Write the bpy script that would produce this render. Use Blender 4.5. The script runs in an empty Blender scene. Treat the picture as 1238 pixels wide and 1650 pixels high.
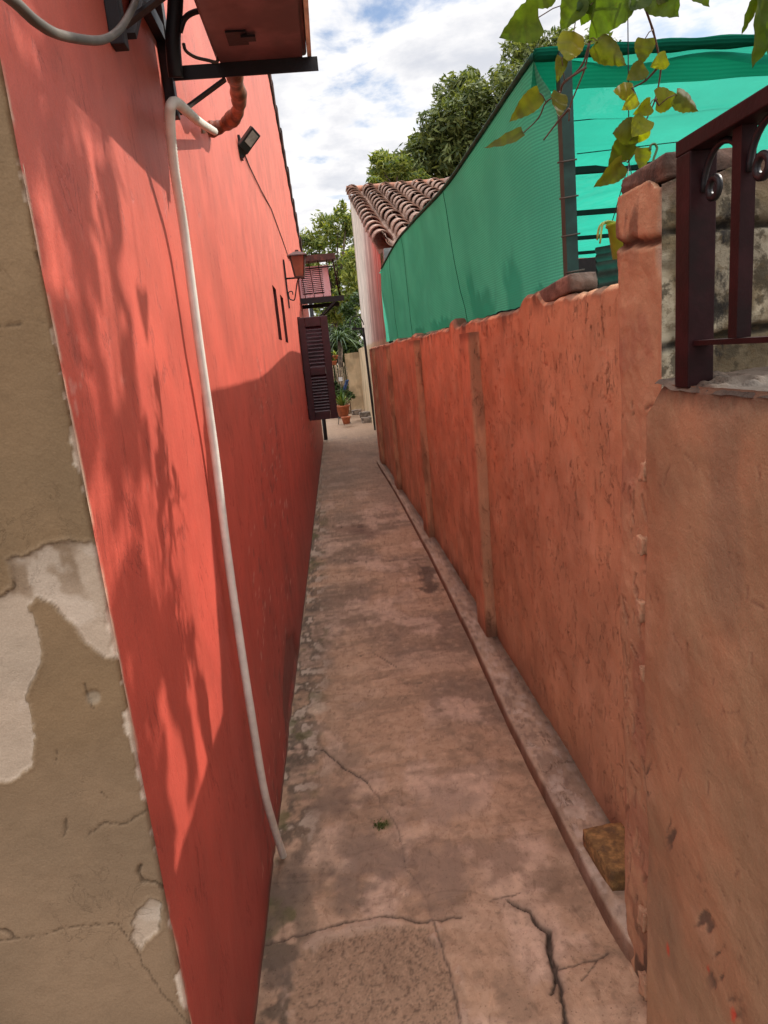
import bpy, math, random
import numpy as np
from mathutils import Vector, Matrix

random.seed(7)
S = bpy.context.scene
COL = S.collection
rad = math.radians

# ------------------------------------------------------------------ camera
p_, y_, r_ = rad(13.087), rad(3.3146), rad(-5.4323)
F, H = 1083.6, 1.6
fw = np.array([math.sin(y_) * math.cos(p_), math.cos(y_) * math.cos(p_), -math.sin(p_)])
rt = np.array([math.cos(y_), -math.sin(y_), 0]); up = np.cross(rt, fw)
RT = math.cos(r_) * rt + math.sin(r_) * up
UP = -math.sin(r_) * rt + math.cos(r_) * up
O = np.array([0, 0, H])
cd = bpy.data.cameras.new('camera'); cam = bpy.data.objects.new('camera', cd); COL.objects.link(cam)
M3 = Matrix((RT.tolist(), UP.tolist(), (-fw).tolist())).transposed()
cam.matrix_world = Matrix.Translation(O.tolist()) @ M3.to_4x4()
cd.sensor_fit = 'VERTICAL'; cd.sensor_height = 24; cd.lens = F / 1650 * 24
cd.clip_start = .02; cd.clip_end = 2000
S.camera = cam

def ray(px, py): return fw + (px - 619) / F * RT + (825 - py) / F * UP
def atx(px, py, x): d = ray(px, py); return O + d * (x / d[0])
def aty(px, py, y): d = ray(px, py); return O + d * (y / d[1])
def atz(px, py, z=0.): d = ray(px, py); return O + d * ((z - H) / d[2])
def lwx(y): return -.372 + .0055 * y            # red side wall
def rwx(y): return np.interp(y, [1.2, 4.4, 5.4, 7.5, 9.5, 10.6], [.748, .740, .734, .690, .657, .640])   # orange boundary wall

# ------------------------------------------------------------------ numpy noise
def _h(ix, iy, s):
    n = (ix.astype(np.int64) * 374761393 + iy.astype(np.int64) * 668265263 + s * 1442695041) & 0xffffffff
    n = ((n ^ (n >> 13)) * 1274126177) & 0xffffffff
    return ((n ^ (n >> 16)) & 0xffff) / 65535.
def vn(x, y, s=0):
    ix, iy = np.floor(x), np.floor(y); fx, fy = x - ix, y - iy
    fx = fx * fx * fx * (fx * (fx * 6 - 15) + 10); fy = fy * fy * fy * (fy * (fy * 6 - 15) + 10)
    a, b, c, d = _h(ix, iy, s), _h(ix + 1, iy, s), _h(ix, iy + 1, s), _h(ix + 1, iy + 1, s)
    return (a + (b - a) * fx) * (1 - fy) + (c + (d - c) * fx) * fy
def fbm(x, y, s=0, o=4, g=.5):
    t = 0; a = 1; n = 0
    for i in range(o):
        t = t + a * vn(x * 2 ** i + 17.3 * i, y * 2 ** i + 9.1 * i, s + i); n += a; a *= g
    return t / n
def sst(a, b, x): t = np.clip((x - a) / (b - a), 0, 1); return t * t * (3 - 2 * t)
def dline(X, Y, pts):
    d = np.full(X.shape, 9.)
    for (ax, ay), (bx, by) in zip(pts[:-1], pts[1:]):
        vx, vy = bx - ax, by - ay; L = vx * vx + vy * vy + 1e-12
        t = np.clip(((X - ax) * vx + (Y - ay) * vy) / L, 0, 1)
        d = np.minimum(d, np.hypot(X - ax - t * vx, Y - ay - t * vy))
    return d
def sdpoly(X, Y, pts):
    d = dline(X, Y, list(pts) + [pts[0]]); ins = np.zeros(X.shape, bool)
    n = len(pts)
    for i in range(n):
        (ax, ay), (bx, by) = pts[i], pts[(i + 1) % n]
        if ay == by: continue
        c = ((ay > Y) != (by > Y)) & (X < (bx - ax) * (Y - ay) / (by - ay) + ax); ins ^= c
    return np.where(ins, -d, d)
def lerp(a, b, t): return a + (np.asarray(b) - a) * t[..., None]
def C3(shape, c): return np.ones(shape + (3,)) * np.array(c)

# ------------------------------------------------------------------ objects
BASE = {}
def _link(o, parent):
    COL.objects.link(o)
    if parent is not None: o.parent = parent
    return o
def tag(o, label=None, cat=None, group=None, kind=None):
    for k, v in (('label', label), ('category', cat), ('group', group), ('kind', kind)):
        if v: o[k] = v
    return o
def thing(name, label, cat, loc, group=None):
    o = bpy.data.objects.new(name, None); o.location = [float(v) for v in loc]; o.empty_display_size = .1
    COL.objects.link(o); BASE[o.name] = np.array(loc, float)
    return tag(o, label, cat, group)
def basis(parent):
    while parent is not None and parent.type != 'EMPTY': parent = parent.parent
    return BASE[parent.name] if parent is not None else np.zeros(3)

class MB:
    def __init__(s): s.v = []; s.f = []; s.sm = []
    def add(s, v, f, smooth=False):
        n = len(s.v); s.v += [tuple(map(float, q)) for q in v]; s.f += [tuple(i + n for i in q) for q in f]; s.sm += [smooth] * len(f); return s
    def box(s, a, b, R=None, c=None):
        (x0, y0, z0), (x1, y1, z1) = a, b
        v = [(x, y, z) for x in (x0, x1) for y in (y0, y1) for z in (z0, z1)]
        if R is not None:
            c = Vector(c if c is not None else ((x0 + x1) / 2, (y0 + y1) / 2, (z0 + z1) / 2)); v = [c + R @ (Vector(q) - c) for q in v]
        return s.add(v, [(0, 1, 3, 2), (4, 6, 7, 5), (0, 4, 5, 1), (2, 3, 7, 6), (0, 2, 6, 4), (1, 5, 7, 3)])
    def bar(s, a, b, w, h, upv=(0, 0, 1)):
        a, b = Vector(a), Vector(b); d = (b - a).normalized(); u = Vector(upv)
        sx = d.cross(u).normalized() * w / 2; sz = sx.cross(d).normalized() * h / 2
        v = [q + i * sx + j * sz for q in (a, b) for i in (-1, 1) for j in (-1, 1)]
        return s.add(v, [(0, 2, 3, 1), (4, 5, 7, 6), (0, 1, 5, 4), (2, 6, 7, 3), (0, 4, 6, 2), (1, 3, 7, 5)])
    def tube(s, pts, r, n=8, cap=True):
        pts = [Vector(q) for q in pts]; m = len(pts); rr = r if hasattr(r, '__len__') else [r] * m
        t0 = (pts[1] - pts[0]).normalized(); u = t0.cross(Vector((0, 0, 1)))
        if u.length < .1: u = t0.cross(Vector((1, 0, 0)))
        u.normalize(); V = []
        for i in range(m):
            t = (pts[min(i + 1, m - 1)] - pts[max(i - 1, 0)]).normalized()
            u = (u - t * u.dot(t)).normalized(); w = t.cross(u)
            for k in range(n):
                a = 2 * math.pi * k / n; V.append(pts[i] + (u * math.cos(a) + w * math.sin(a)) * rr[i])
        f = [(i * n + k, i * n + (k + 1) % n, (i + 1) * n + (k + 1) % n, (i + 1) * n + k) for i in range(m - 1) for k in range(n)]
        if cap: f += [tuple(range(n))[::-1], tuple((m - 1) * n + k for k in range(n))]
        return s.add(V, f, True)
    def lathe(s, c, prof, n=20):
        V = [(c[0] + r * math.cos(2 * math.pi * k / n), c[1] + r * math.sin(2 * math.pi * k / n), c[2] + z) for r, z in prof for k in range(n)]
        m = len(prof)
        return s.add(V, [(i * n + k, i * n + (k + 1) % n, (i + 1) * n + (k + 1) % n, (i + 1) * n + k) for i in range(m - 1) for k in range(n)], True)
    def prism(s, lo, hi):      # two loops of equal length
        n = len(lo)
        return s.add(list(lo) + list(hi), [tuple(range(n))[::-1], tuple(range(n, 2 * n))] + [(i, (i + 1) % n, n + (i + 1) % n, n + i) for i in range(n)])
    def build(s, name, m, parent=None, bevel=0, sub=0):
        b = basis(parent); me = bpy.data.meshes.new(name)
        me.from_pydata([(x - b[0], y - b[1], z - b[2]) for x, y, z in s.v], [], s.f); me.update()
        me.polygons.foreach_set('use_smooth', s.sm)
        me.materials.append(m); o = bpy.data.objects.new(name, me); _link(o, parent)
        if bevel:
            md = o.modifiers.new('bevel', 'BEVEL'); md.width = bevel; md.segments = 2; md.limit_method = 'ANGLE'
        return o

def gridmesh(name, P, m, parent=None, cols=None, attrs=None, keep=None, smooth=True, flip=False):
    nr, nc = P.shape[:2]; b = basis(parent)
    idx = np.arange(nr * nc).reshape(nr, nc)
    q = np.stack([idx[:-1, :-1], idx[:-1, 1:], idx[1:, 1:], idx[1:, :-1]], -1)
    if flip: q = q[..., ::-1]
    q = q.reshape(-1, 4)
    if keep is not None: q = q[keep.reshape(-1)]
    me = bpy.data.meshes.new(name)
    me.vertices.add(nr * nc); me.vertices.foreach_set('co', (P.reshape(-1, 3) - b).astype(np.float32).ravel())
    n = len(q); me.loops.add(n * 4); me.loops.foreach_set('vertex_index', q.astype(np.int32).ravel())
    me.polygons.add(n); me.polygons.foreach_set('loop_start', np.arange(0, n * 4, 4, dtype=np.int32))
    me.polygons.foreach_set('use_smooth', np.full(n, smooth))
    me.update(calc_edges=True); me.validate()
    if cols is not None:
        a = me.attributes.new('Col', 'FLOAT_COLOR', 'POINT')
        a.data.foreach_set('color', np.concatenate([cols.reshape(-1, 3), np.ones((nr * nc, 1))], 1).astype(np.float32).ravel())
    for k, v in (attrs or {}).items():
        a = me.attributes.new(k, 'FLOAT', 'POINT'); a.data.foreach_set('value', v.astype(np.float32).ravel())
    me.materials.append(m); o = bpy.data.objects.new(name, me)
    return _link(o, parent)

# ------------------------------------------------------------------ materials
class NT:
    def __init__(s, name):
        s.m = bpy.data.materials.new(name); s.m.use_nodes = True; s.t = s.m.node_tree; s.t.nodes.clear()
        s.out = s.t.nodes.new('ShaderNodeOutputMaterial')
    def n(s, ty, ins=None, **pr):
        o = s.t.nodes.new('ShaderNode' + ty)
        for k, v in pr.items(): setattr(o, k, v)
        for k, v in (ins or {}).items():
            if isinstance(v, bpy.types.NodeSocket): s.t.links.new(v, o.inputs[k])
            else: o.inputs[k].default_value = v
        return o
    def pos(s, scale=(1, 1, 1)):
        g = s.n('NewGeometry'); return s.n('Mapping', {0: g.outputs['Position'], 'Scale': scale}).outputs[0]
    def noise(s, scale, det=4, vec=None, rough=.55, dist=0):
        return s.n('TexNoise', {'Vector': vec or s.pos(), 'Scale': scale, 'Detail': det, 'Roughness': rough, 'Distortion': dist}).outputs[0]
    def ramp(s, fac, a, b, lo=0., hi=1.):
        r = s.n('MapRange', {'Value': fac, 'From Min': a, 'From Max': b, 'To Min': lo, 'To Max': hi}); r.interpolation_type = 'SMOOTHSTEP'; return r.outputs[0]
    def mix(s, fac, a, b, bt='MIX'):
        o = s.n('Mix', data_type='RGBA', blend_type=bt)
        for k, v in ((0, fac), (6, a), (7, b)):
            if isinstance(v, bpy.types.NodeSocket): s.t.links.new(v, o.inputs[k])
            else: o.inputs[k].default_value = v if k == 0 else (*v, 1)
        return o.outputs[2]
    def math(s, op, a, b=0.):
        return s.n('Math', {0: a, 1: b}, operation=op).outputs[0]
    def bump(s, h, strength=.5, dist=.01, nrm=None):
        d = {'Height': h, 'Strength': strength, 'Distance': dist}
        if nrm is not None: d['Normal'] = nrm
        return s.n('Bump', d).outputs[0]
    def attr(s, name, f=False): a = s.n('Attribute', attribute_name=name); return a.outputs['Fac' if f else 'Color']
    def pbr(s, col, rough=.8, nrm=None, **kw):
        d = {'Base Color': col if isinstance(col, bpy.types.NodeSocket) else (*col, 1), 'Roughness': rough}
        if nrm is not None: d['Normal'] = nrm
        d.update(kw); b = s.n('BsdfPrincipled', d); s.t.links.new(b.outputs[0], s.out.inputs[0]); return s.m

def wall_mat(name, lines=0., lsc=(1, 1, .3), lscale=26, bump=.5, fine=140, stretch=(1, 1, .35), spec=.3, rough=.8, streak=.25):
    t = NT(name); c = t.attr('Col')
    n1 = t.noise(4, 5); n2 = t.noise(fine, 4); n3 = t.noise(22, 5, t.pos(stretch), .6)
    c = t.mix(1., c, t.n('CombineColor', {0: t.ramp(n1, .3, .7, .86, 1.12), 1: t.ramp(n1, .3, .7, .86, 1.1), 2: t.ramp(n1, .3, .7, .86, 1.1)}).outputs[0], 'MULTIPLY')
    c = t.mix(t.ramp(n3, .5, .75, 0, streak), c, t.mix(1., c, (.55, .5, .48), 'MULTIPLY'))
    n4 = t.noise(330, 3); c = t.mix(1., c, t.n('CombineColor', {i: t.ramp(n4, .3, .7, .93, 1.06) for i in range(3)}).outputs[0], 'MULTIPLY'); n5 = t.noise(75, 5, rough=.7); c = t.mix(t.ramp(n5, .58, .75, 0, .28), c, t.mix(1., c, (.62, .58, .55), 'MULTIPLY'))
    h = t.math('ADD', t.math('ADD', t.math('MULTIPLY', n2, .5), n3), t.math('MULTIPLY', n4, .25))
    if lines:
        a_ = t.noise(lscale, 7, t.pos(lsc), .62, .8); b_ = t.noise(lscale * .45, 3); rid = t.math('ABSOLUTE', t.math('SUBTRACT', a_, .5))
        msk = t.math('MULTIPLY', t.ramp(rid, .013, .002), t.ramp(b_, .50, .60)); lit = t.math('MULTIPLY', t.ramp(t.math('ABSOLUTE', t.math('SUBTRACT', a_, .53)), .020, .004), t.ramp(b_, .50, .60))
        c = t.mix(t.math('MULTIPLY', msk, lines), c, t.mix(1., c, (.30, .26, .25), 'MULTIPLY')); c = t.mix(t.math('MULTIPLY', lit, lines * .35), c, t.mix(1., c, (1.35, 1.35, 1.35), 'MULTIPLY'))  # relief shading put into the colour: dark creases, bright lips
        sp_ = t.noise(120, 5, t.pos(lsc), .75); c = t.mix(t.math('MULTIPLY', t.ramp(sp_, .60, .68), lines * .7), c, t.mix(1., c, (.5, .45, .42), 'MULTIPLY'))
        h = t.math('SUBTRACT', h, t.math('MULTIPLY', msk, 1.2))
    return t.pbr(c, rough, t.bump(h, bump, .004), **{'Specular IOR Level': spec})

def path_mat():
    t = NT('worn_concrete'); c = t.attr('Col'); g1 = t.noise(26, 10, t.pos((1, .55, 1)), .72, .6); g2 = t.noise(95, 6, rough=.7); g3 = t.noise(7, 9, t.pos((.5, 1, 1)), .65, 1.2); v = t.n('TexVoronoi', {'Vector': t.pos(), 'Scale': 62.}).outputs['Distance']
    c = t.mix(t.ramp(g1, .52, .66, 0, .5), c, t.mix(1., c, (.52, .48, .45), 'MULTIPLY')); c = t.mix(t.ramp(g1, .45, .33, 0, .45), c, t.mix(1., c, (1.4, 1.38, 1.34), 'MULTIPLY'))
    c = t.mix(t.ramp(g3, .53, .62, 0, .35), c, t.mix(1., c, (.6, .57, .55), 'MULTIPLY')); c = t.mix(t.ramp(g2, .57, .68, 0, .5), c, t.mix(1., c, (.5, .46, .44), 'MULTIPLY')); c = t.mix(t.ramp(v, .13, .05, 0, .6), c, t.mix(1., c, (.45, .42, .4), 'MULTIPLY'))
    h = t.math('ADD', t.math('ADD', g1, t.math('MULTIPLY', g2, .5)), t.math('MULTIPLY', t.ramp(v, .05, .16), .5))
    return t.pbr(c, .87, t.bump(h, .8, .005), **{'Specular IOR Level': .3})
def plain(name, col, rough=.6, metal=0., var=.25, scale=20, bump=0., dirt=None, spec=.5):
    t = NT(name); n1 = t.noise(scale, 5)
    c = t.mix(t.ramp(n1, .35, .7), tuple(v * (1 - var) for v in col), tuple(min(1, v * (1 + var)) for v in col))
    if dirt: c = t.mix(t.ramp(t.noise(scale * .4, 6, rough=.65), .5, .68, 0, .85), c, dirt)
    nr = t.bump(t.noise(scale * 6, 3), bump, .003) if bump else None
    return t.pbr(c, rough, nr, Metallic=metal, **{'Specular IOR Level': spec})

def leaf_mat(name, a, b, trans=.4, spread=(.2, .8)):
    t = NT(name); oi = t.n('NewGeometry').outputs['Random Per Island']
    c = t.mix(t.ramp(oi, spread[0], spread[1]), a, b)
    d = t.n('BsdfPrincipled', {'Base Color': c, 'Roughness': .5, 'Specular IOR Level': .35})
    tr = t.n('BsdfTranslucent', {'Color': t.mix(1., c, (1.3, 1.25, .5), 'MULTIPLY')})
    mx = t.n('MixShader', {0: trans, 1: d.outputs[0], 2: tr.outputs[0]})
    t.t.links.new(mx.outputs[0], t.out.inputs[0]); return t.m

RED = (.52, .078, .050); ORANGE = (.62, .355, .205)
m_red = wall_mat('red_paint', lines=.38, lsc=(1, .6, .16), lscale=20, bump=.45, fine=90, stretch=(1, 1, .2), spec=.5, rough=.55, streak=.12)
m_orange = wall_mat('orange_plaster', lines=.26, lsc=(1, 1, .38), bump=.9, fine=110, stretch=(1, 1, .3), streak=.35)
m_near = wall_mat('brownish_orange_plaster', lines=.0, bump=.9, fine=80, stretch=(1, .7, .8), streak=.28)
m_beige = wall_mat('beige_paint', lines=.1, lsc=(1, 1, .8), lscale=12, bump=.4, fine=160, stretch=(1, 1, 1), streak=.2)
t = NT('dirty_whitewash'); c = t.attr('Col'); nn_ = t.noise(13, 10, rough=.68); nf = t.noise(48, 8, rough=.7)
c = t.mix(t.ramp(nn_, .50, .57, 0, .85), c, (.055, .042, .022)); c = t.mix(t.ramp(nf, .54, .62, 0, .6), c, (.12, .08, .035)); c = t.mix(t.ramp(t.noise(9, 9, t.pos((1, 1, .5)), .7), .56, .64, 0, .95), c, (.018, .015, .012))
m_wash = t.pbr(c, .95, t.bump(t.math('ADD', nn_, nf), .9, .006))
m_white = wall_mat('streaked_whitewash', bump=.5, fine=60, stretch=(1, 1, .08), streak=.3)
m_path = path_mat()
m_black = plain('black_iron', (.012, .011, .014), .5, .2, bump=.2)
m_maroon = plain('maroon_iron', (.026, .007, .008), .55, 0, bump=.15, dirt=(.014, .007, .007), spec=.15)
m_shut = plain('maroon_gloss_wood', (.045, .012, .018), .35, 0, .2, 12)
m_hose = plain('white_hose_plastic', (.72, .68, .60), .45, 0, .08, 30)
m_grey = plain('grey_cable', (.085, .07, .055), .6)
m_acbody = plain('pink_tinted_sheet_metal', (.17, .085, .085), .4, 0, .3, 9, dirt=(.075, .03, .026))
m_acedge = plain('lit_sheet_edge', (.7, .6, .45), .4)  # pale colour stands in for light catching the cover edge
m_wrap = plain('copper_brown_wrap', (.20, .07, .032), .5, 0, .6, 25, bump=.7)
m_green = None
m_pot = plain('terracotta', (.42, .13, .06), .85, 0, .2, 14)
m_langlass = plain('amber_glass', (.30, .10, .055), .3, 0, .2, 12)
m_lanmetal = plain('rusty_lantern_metal', (.07, .028, .022), .55, 0, .4, 30, dirt=(.16, .06, .04))
m_pinkac = plain('pink_painted_unit', (.85, .52, .54), .5, 0, .06)
m_dark = plain('dark_void', (.012, .01, .01), .9)
m_curb = wall_mat('pinkish_cement_kerb', lines=.4, lsc=(1, .4, 1), lscale=30, bump=.7, fine=150, stretch=(.5, 1, 1), streak=.3)
m_sill = plain('grimy_sill', (.14, .10, .075), .9, 0, .5, 25, bump=.9, dirt=(.04, .035, .03))
m_brick = plain('mossy_brick', (.27, .145, .05), .95, 0, .4, 45, bump=1., dirt=(.10, .056, .026))
m_block = plain('weathered_block', (.22, .16, .125), .95, 0, .4, 18, bump=.9, dirt=(.07, .05, .04))
m_bark = plain('bark', (.10, .07, .05), .95, 0, .4, 12, bump=.8)
m_twig = plain('brown_twig', (.10, .05, .035), .8)
m_tile = None
t = NT('clay_roof_tile'); oi = t.n('NewGeometry').outputs['Random Per Island']
c = t.mix(oi, (.22, .135, .10), (.40, .26, .195)); c = t.mix(t.ramp(t.noise(9, 6, rough=.65), .48, .7, 0, .75), c, (.08, .055, .045))
m_tile = t.pbr(c, .9, t.bump(t.noise(60, 4), .6, .01))
m_ridge = plain('ridge_mortar', (.42, .19, .12), .9, 0, .3, 6, bump=.6)
m_sheet = plain('grey_roof_sheet', (.10, .10, .10), .7, .0, .25, 8, dirt=(.06, .06, .06))
m_blackp = plain('black_plastic', (.014, .014, .015), .4)
m_lens = plain('lamp_lens', (.32, .34, .30), .2)
m_lime = plain('lime_green_pot', (.28, .42, .03), .4, 0, .15)
m_blue = plain('blue_cloth', (.05, .09, .22), .9, 0, .3)
m_signw = plain('white_sign', (.7, .7, .7), .6, 0, .05)
m_ply = plain('bleached_stick', (.25, .18, .11), .9, 0, .3)
m_rubble = plain('rubble', (.25, .2, .16), .95, 0, .4, 14, bump=1.)

def netmat(name, col, trc, tf, transp, sc):
    t = NT(name); n1 = t.noise(2.5, 4)
    w = t.n('TexWave', {'Vector': t.pos(), 'Scale': sc, 'Distortion': .6, 'Detail': 1}, bands_direction='Z').outputs['Fac']
    w2 = t.n('TexWave', {'Vector': t.pos((1, 1, 1)), 'Scale': sc * .8, 'Distortion': .6, 'Detail': 1}, bands_direction='Y').outputs['Fac']
    wv = t.math('MULTIPLY', w, 1.)
    c = t.mix(t.ramp(n1, .3, .7), tuple(v * .85 for v in col), tuple(v * 1.1 for v in col))
    c = t.mix(t.ramp(wv, .1, .9, .55, 0), c, tuple(v * .35 for v in col))
    c = t.mix(t.math('MULTIPLY', t.attr('Stain', True), .85), c, (.05, .055, .04))
    d = t.n('BsdfDiffuse', {'Color': c, 'Normal': t.bump(t.math('ADD', w, w2), .3, .003)})
    tr = t.n('BsdfTranslucent', {'Color': t.mix(t.ramp(n1, .3, .7), tuple(v * .88 for v in trc), trc)})
    m1 = t.n('MixShader', {0: tf, 1: d.outputs[0], 2: tr.outputs[0]})
    tp = t.n('BsdfTransparent', {'Color': (.9, 1, .95, 1)})
    m2 = t.n('MixShader', {0: transp, 1: m1.outputs[0], 2: tp.outputs[0]})
    t.t.links.new(m2.outputs[0], t.out.inputs[0]); return t.m
m_netside = netmat('green_shade_net', (.15, .66, .50), (.11, .66, .46), .45, .0, 30)
m_netroof = netmat('sunlit_green_net', (.04, .30, .21), (.025, .35, .245), .72, .03, 30)
m_nethem = netmat('green_net_hem', (.01, .16, .10), (.01, .16, .10), .3, .0, 30)

# ------------------------------------------------------------------ ground and path
gm = plain('yard_soil', (.17, .13, .10), .95, 0, .3, .8, bump=.6)
g = MB().add([(-300, -300, -.05), (300, -300, -.05), (300, 600, -.05), (-300, 600, -.05)], [(0, 1, 2, 3)]).build('ground', gm); tag(g, kind='structure')

def gpts(L): return [tuple(atz(*q)[:2]) for q in L]
ys = [.25]
while ys[-1] < 24: ys.append(ys[-1] + max(.0035, .0035 * (ys[-1] / 1.4) ** 2))
ys = np.array(ys); xs = np.concatenate([np.arange(-.42, .70, .0042), np.array([.75, .85, 1.0, 1.2])])
X, Y = np.meshgrid(xs, ys)
Xw = X + .018 * (fbm(X * 14, Y * 14, 3) - .5) + .007 * (fbm(X * 70, Y * 70, 4) - .5) ; Yw = Y + .024 * (fbm(X * 13, Y * 13, 5) - .5) + .010 * (fbm(X * 60, Y * 60, 6) - .5)
Z = .008 * (fbm(X * 3, Y * 2, 11) - .5) + .0035 * (fbm(X * 14, Y * 14, 12, 5) - .5) + .0016 * (fbm(X * 60, Y * 60, 13, 3) - .5)
# trowel swirls
Z += .0006 * np.sin((X * 1.3 + Y * .7 + .08 * fbm(X * 6, Y * 6, 14)) * 420) * sst(.5, .65, fbm(X * 3, Y * 3, 15))
colr = C3(X.shape, (.40, .285, .200))
n = fbm(X * 2.2, Y * 1.4, 21, 5); colr = lerp(colr, (.205, .158, .125), sst(.49, .66, n) * .85)
n = fbm(X * 5, Y * 4, 22, 5); colr = lerp(colr, (.53, .41, .33), sst(.55, .70, n) * .75)
n = fbm(X * 9 + 3, Y * 3, 23, 5); colr = lerp(colr, (.20, .15, .11), sst(.6, .78, n) * .5)
n = fbm(X * 2.6, Y * 11, 75, 5); colr = lerp(colr, (.50, .38, .285), sst(.55, .72, n) * .45); colr = lerp(colr, (.22, .165, .12), sst(.46, .3, n) * .5)
n = fbm(X * 28, Y * 30, 80, 5); colr = lerp(colr, (.50, .38, .28), sst(.60, .72, n) * .3); colr = lerp(colr, (.17, .125, .09), sst(.38, .28, n) * .3)
n = fbm(X * 30, Y * 110, 76, 3); Z += .0010 * (n - .5) * sst(3., 1.8, Y)
n = fbm(X * 45, Y * 45, 24, 4); colr = colr * (1 + .38 * (n - .5))[..., None]
n = fbm(X * 110, Y * 110, 74, 2); colr = lerp(colr, (.12, .09, .07), sst(.76, .88, n) * .4)
# dirty lime band along the red wall
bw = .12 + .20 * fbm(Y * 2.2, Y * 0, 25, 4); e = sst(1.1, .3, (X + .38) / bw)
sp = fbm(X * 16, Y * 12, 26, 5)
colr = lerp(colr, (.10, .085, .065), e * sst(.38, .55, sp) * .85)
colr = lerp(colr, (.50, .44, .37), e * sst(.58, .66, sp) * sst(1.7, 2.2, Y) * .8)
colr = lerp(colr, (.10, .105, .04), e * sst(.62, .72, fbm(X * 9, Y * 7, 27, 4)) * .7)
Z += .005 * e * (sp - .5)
# long darker and lighter wheel-worn zones
colr = lerp(colr, (.25, .205, .165), sst(6, 9, Y + 3 * (fbm(X * 4, Y * 1.2, 28, 4) - .5)) * .6)
dk = dline(X, Y, gpts([(560, 850), (600, 858)])); colr = lerp(colr, (.17, .11, .085), sst(.17, .05, dk + .22 * (sp - .5)) * .7)
dk = dline(Xw, Yw, gpts([(688, 915), (695, 950)])); colr = lerp(colr, (.07, .05, .04), sst(.085, .03, dk + .12 * (fbm(X * 18, Y * 12, 77, 4) - .5)) * .8)
for (q, rr_, cc) in (((620, 1330), .035, (.09, .10, .025)), ((560, 1390), .05, (.5, .4, .32)), ((510, 1140), .07, (.5, .43, .35)), ((530, 1290), .16, (.19, .145, .115)), ((600, 1375), .18, (.20, .155, .125)), ((700, 1400), .2, (.23, .175, .14)), ((470, 1420), .15, (.165, .13, .105)), ((720, 1290), .16, (.33, .255, .205)), ((440, 1570), .10, (.13, .105, .085)), ((430, 1480), .09, (.14, .11, .09)), ((560, 1440), .10, (.19, .15, .12)), ((800, 1380), .14, (.24, .175, .13)), ((640, 1560), .16, (.22, .165, .12)), ((560, 1225), .12, (.26, .2, .15)), ((880, 1420), .10, (.22, .16, .115))):
    cx, cy = atz(*q)[:2]; dd = np.hypot(Xw - cx, Yw - cy) + rr_ * .9 * (fbm(X * 22, Y * 22, 29, 4) - .5)
    colr = lerp(colr, cc, sst(rr_, rr_ * .3, dd) * .75)
def crack(pts, w, dep, dark=.9, brk=0.):
    global Z, colr
    d = dline(Xw, Yw, gpts(pts)); ww = w * (.45 + 1.1 * fbm(X * 16, Y * 16, 31, 3))
    if brk: ww = ww * sst(brk, brk + .2, fbm(X * 7, Y * 7, 33, 3))
    k = sst(ww + .0015, ww * .35, d) * (ww > .0005); Z = Z - dep * k; colr = lerp(colr, (.03, .02, .015), k * dark)
    colr = lerp(colr, (.14, .105, .085), sst(w * 5, 0, d) * .35)
# rough aggregate patch, lower than its smeared rim
poly = gpts([(476, 1560), (520, 1512), (610, 1492), (690, 1492), (722, 1560), (742, 1655), (760, 1900), (450, 1900), (470, 1640)])
sd = sdpoly(Xw, Yw, poly); ins = sst(.008, -.008, sd)
Z -= .007 * ins; rg = .55 * fbm(X * 240, Y * 190, 41, 2) + .45 * fbm(X * 100, Y * 80, 43, 3); Z += ins * .0045 * (rg - .5)
colr = lerp(colr, (.30, .215, .150), ins * .8); colr = lerp(colr, (.12, .09, .065), ins * sst(.56, .68, rg) * .7); colr = lerp(colr, (.42, .31, .22), ins * sst(.42, .32, rg) * .5)
rim = sst(.030, .008, np.abs(sd - .012)) * sst(.40, .58, fbm(X * 20, Y * 20, 42, 4)); Z += .005 * rim; colr = lerp(colr, (.46, .36, .29), rim * .6)
crack([(700, 1490), (722, 1560), (742, 1650)], .0018, .004, .7)
crack([(405, 1525), (500, 1503), (560, 1484), (620, 1476), (690, 1486), (745, 1480)], .0028, .006, .9)
crack([(820, 1452), (855, 1470), (868, 1490), (884, 1500), (886, 1540), (905, 1590), (912, 1650), (920, 1700)], .0062, .014, 1.)
crack([(884, 1500), (880, 1530), (898, 1555), (890, 1600)], .0045, .010, .95)
crack([(898, 1562), (930, 1552), (960, 1545), (978, 1534)], .0016, .004, .8)
crack([(960, 1545), (940, 1580)], .0013, .003, .7)
crack([(455, 1205), (520, 1207), (556, 1238), (592, 1258)], .003, .007, .9)
crack([(592, 1258), (640, 1330), (655, 1400), (690, 1450), (700, 1488)], .0012, .003, .5, .35)
crack([(455, 1120), (560, 1110), (680, 1100), (790, 1092)], .0018, .003, .45, .4)
crack([(495, 900), (600, 905), (700, 900)], .004, .004, .6, .35)
crack([(508, 845), (560, 850), (620, 846)], .006, .005, .7, .3)
crack([(570, 1060), (600, 1050), (640, 1075)], .002, .003, .6, .3)
crack([(840, 1440), (790, 1450)], .0013, .003, .6)
Z += sst(14, 20, Y) * .10
colr = lerp(colr, (.40, .31, .23), sst(13.5, 15.5, Y) * .7); colr = colr * np.array([.97, .845, .765])  # far end lightened: sunlight painted into the path colour
path = gridmesh('path', np.stack([X, Y, Z], -1), m_path, None, colr); tag(path, kind='structure')

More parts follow.
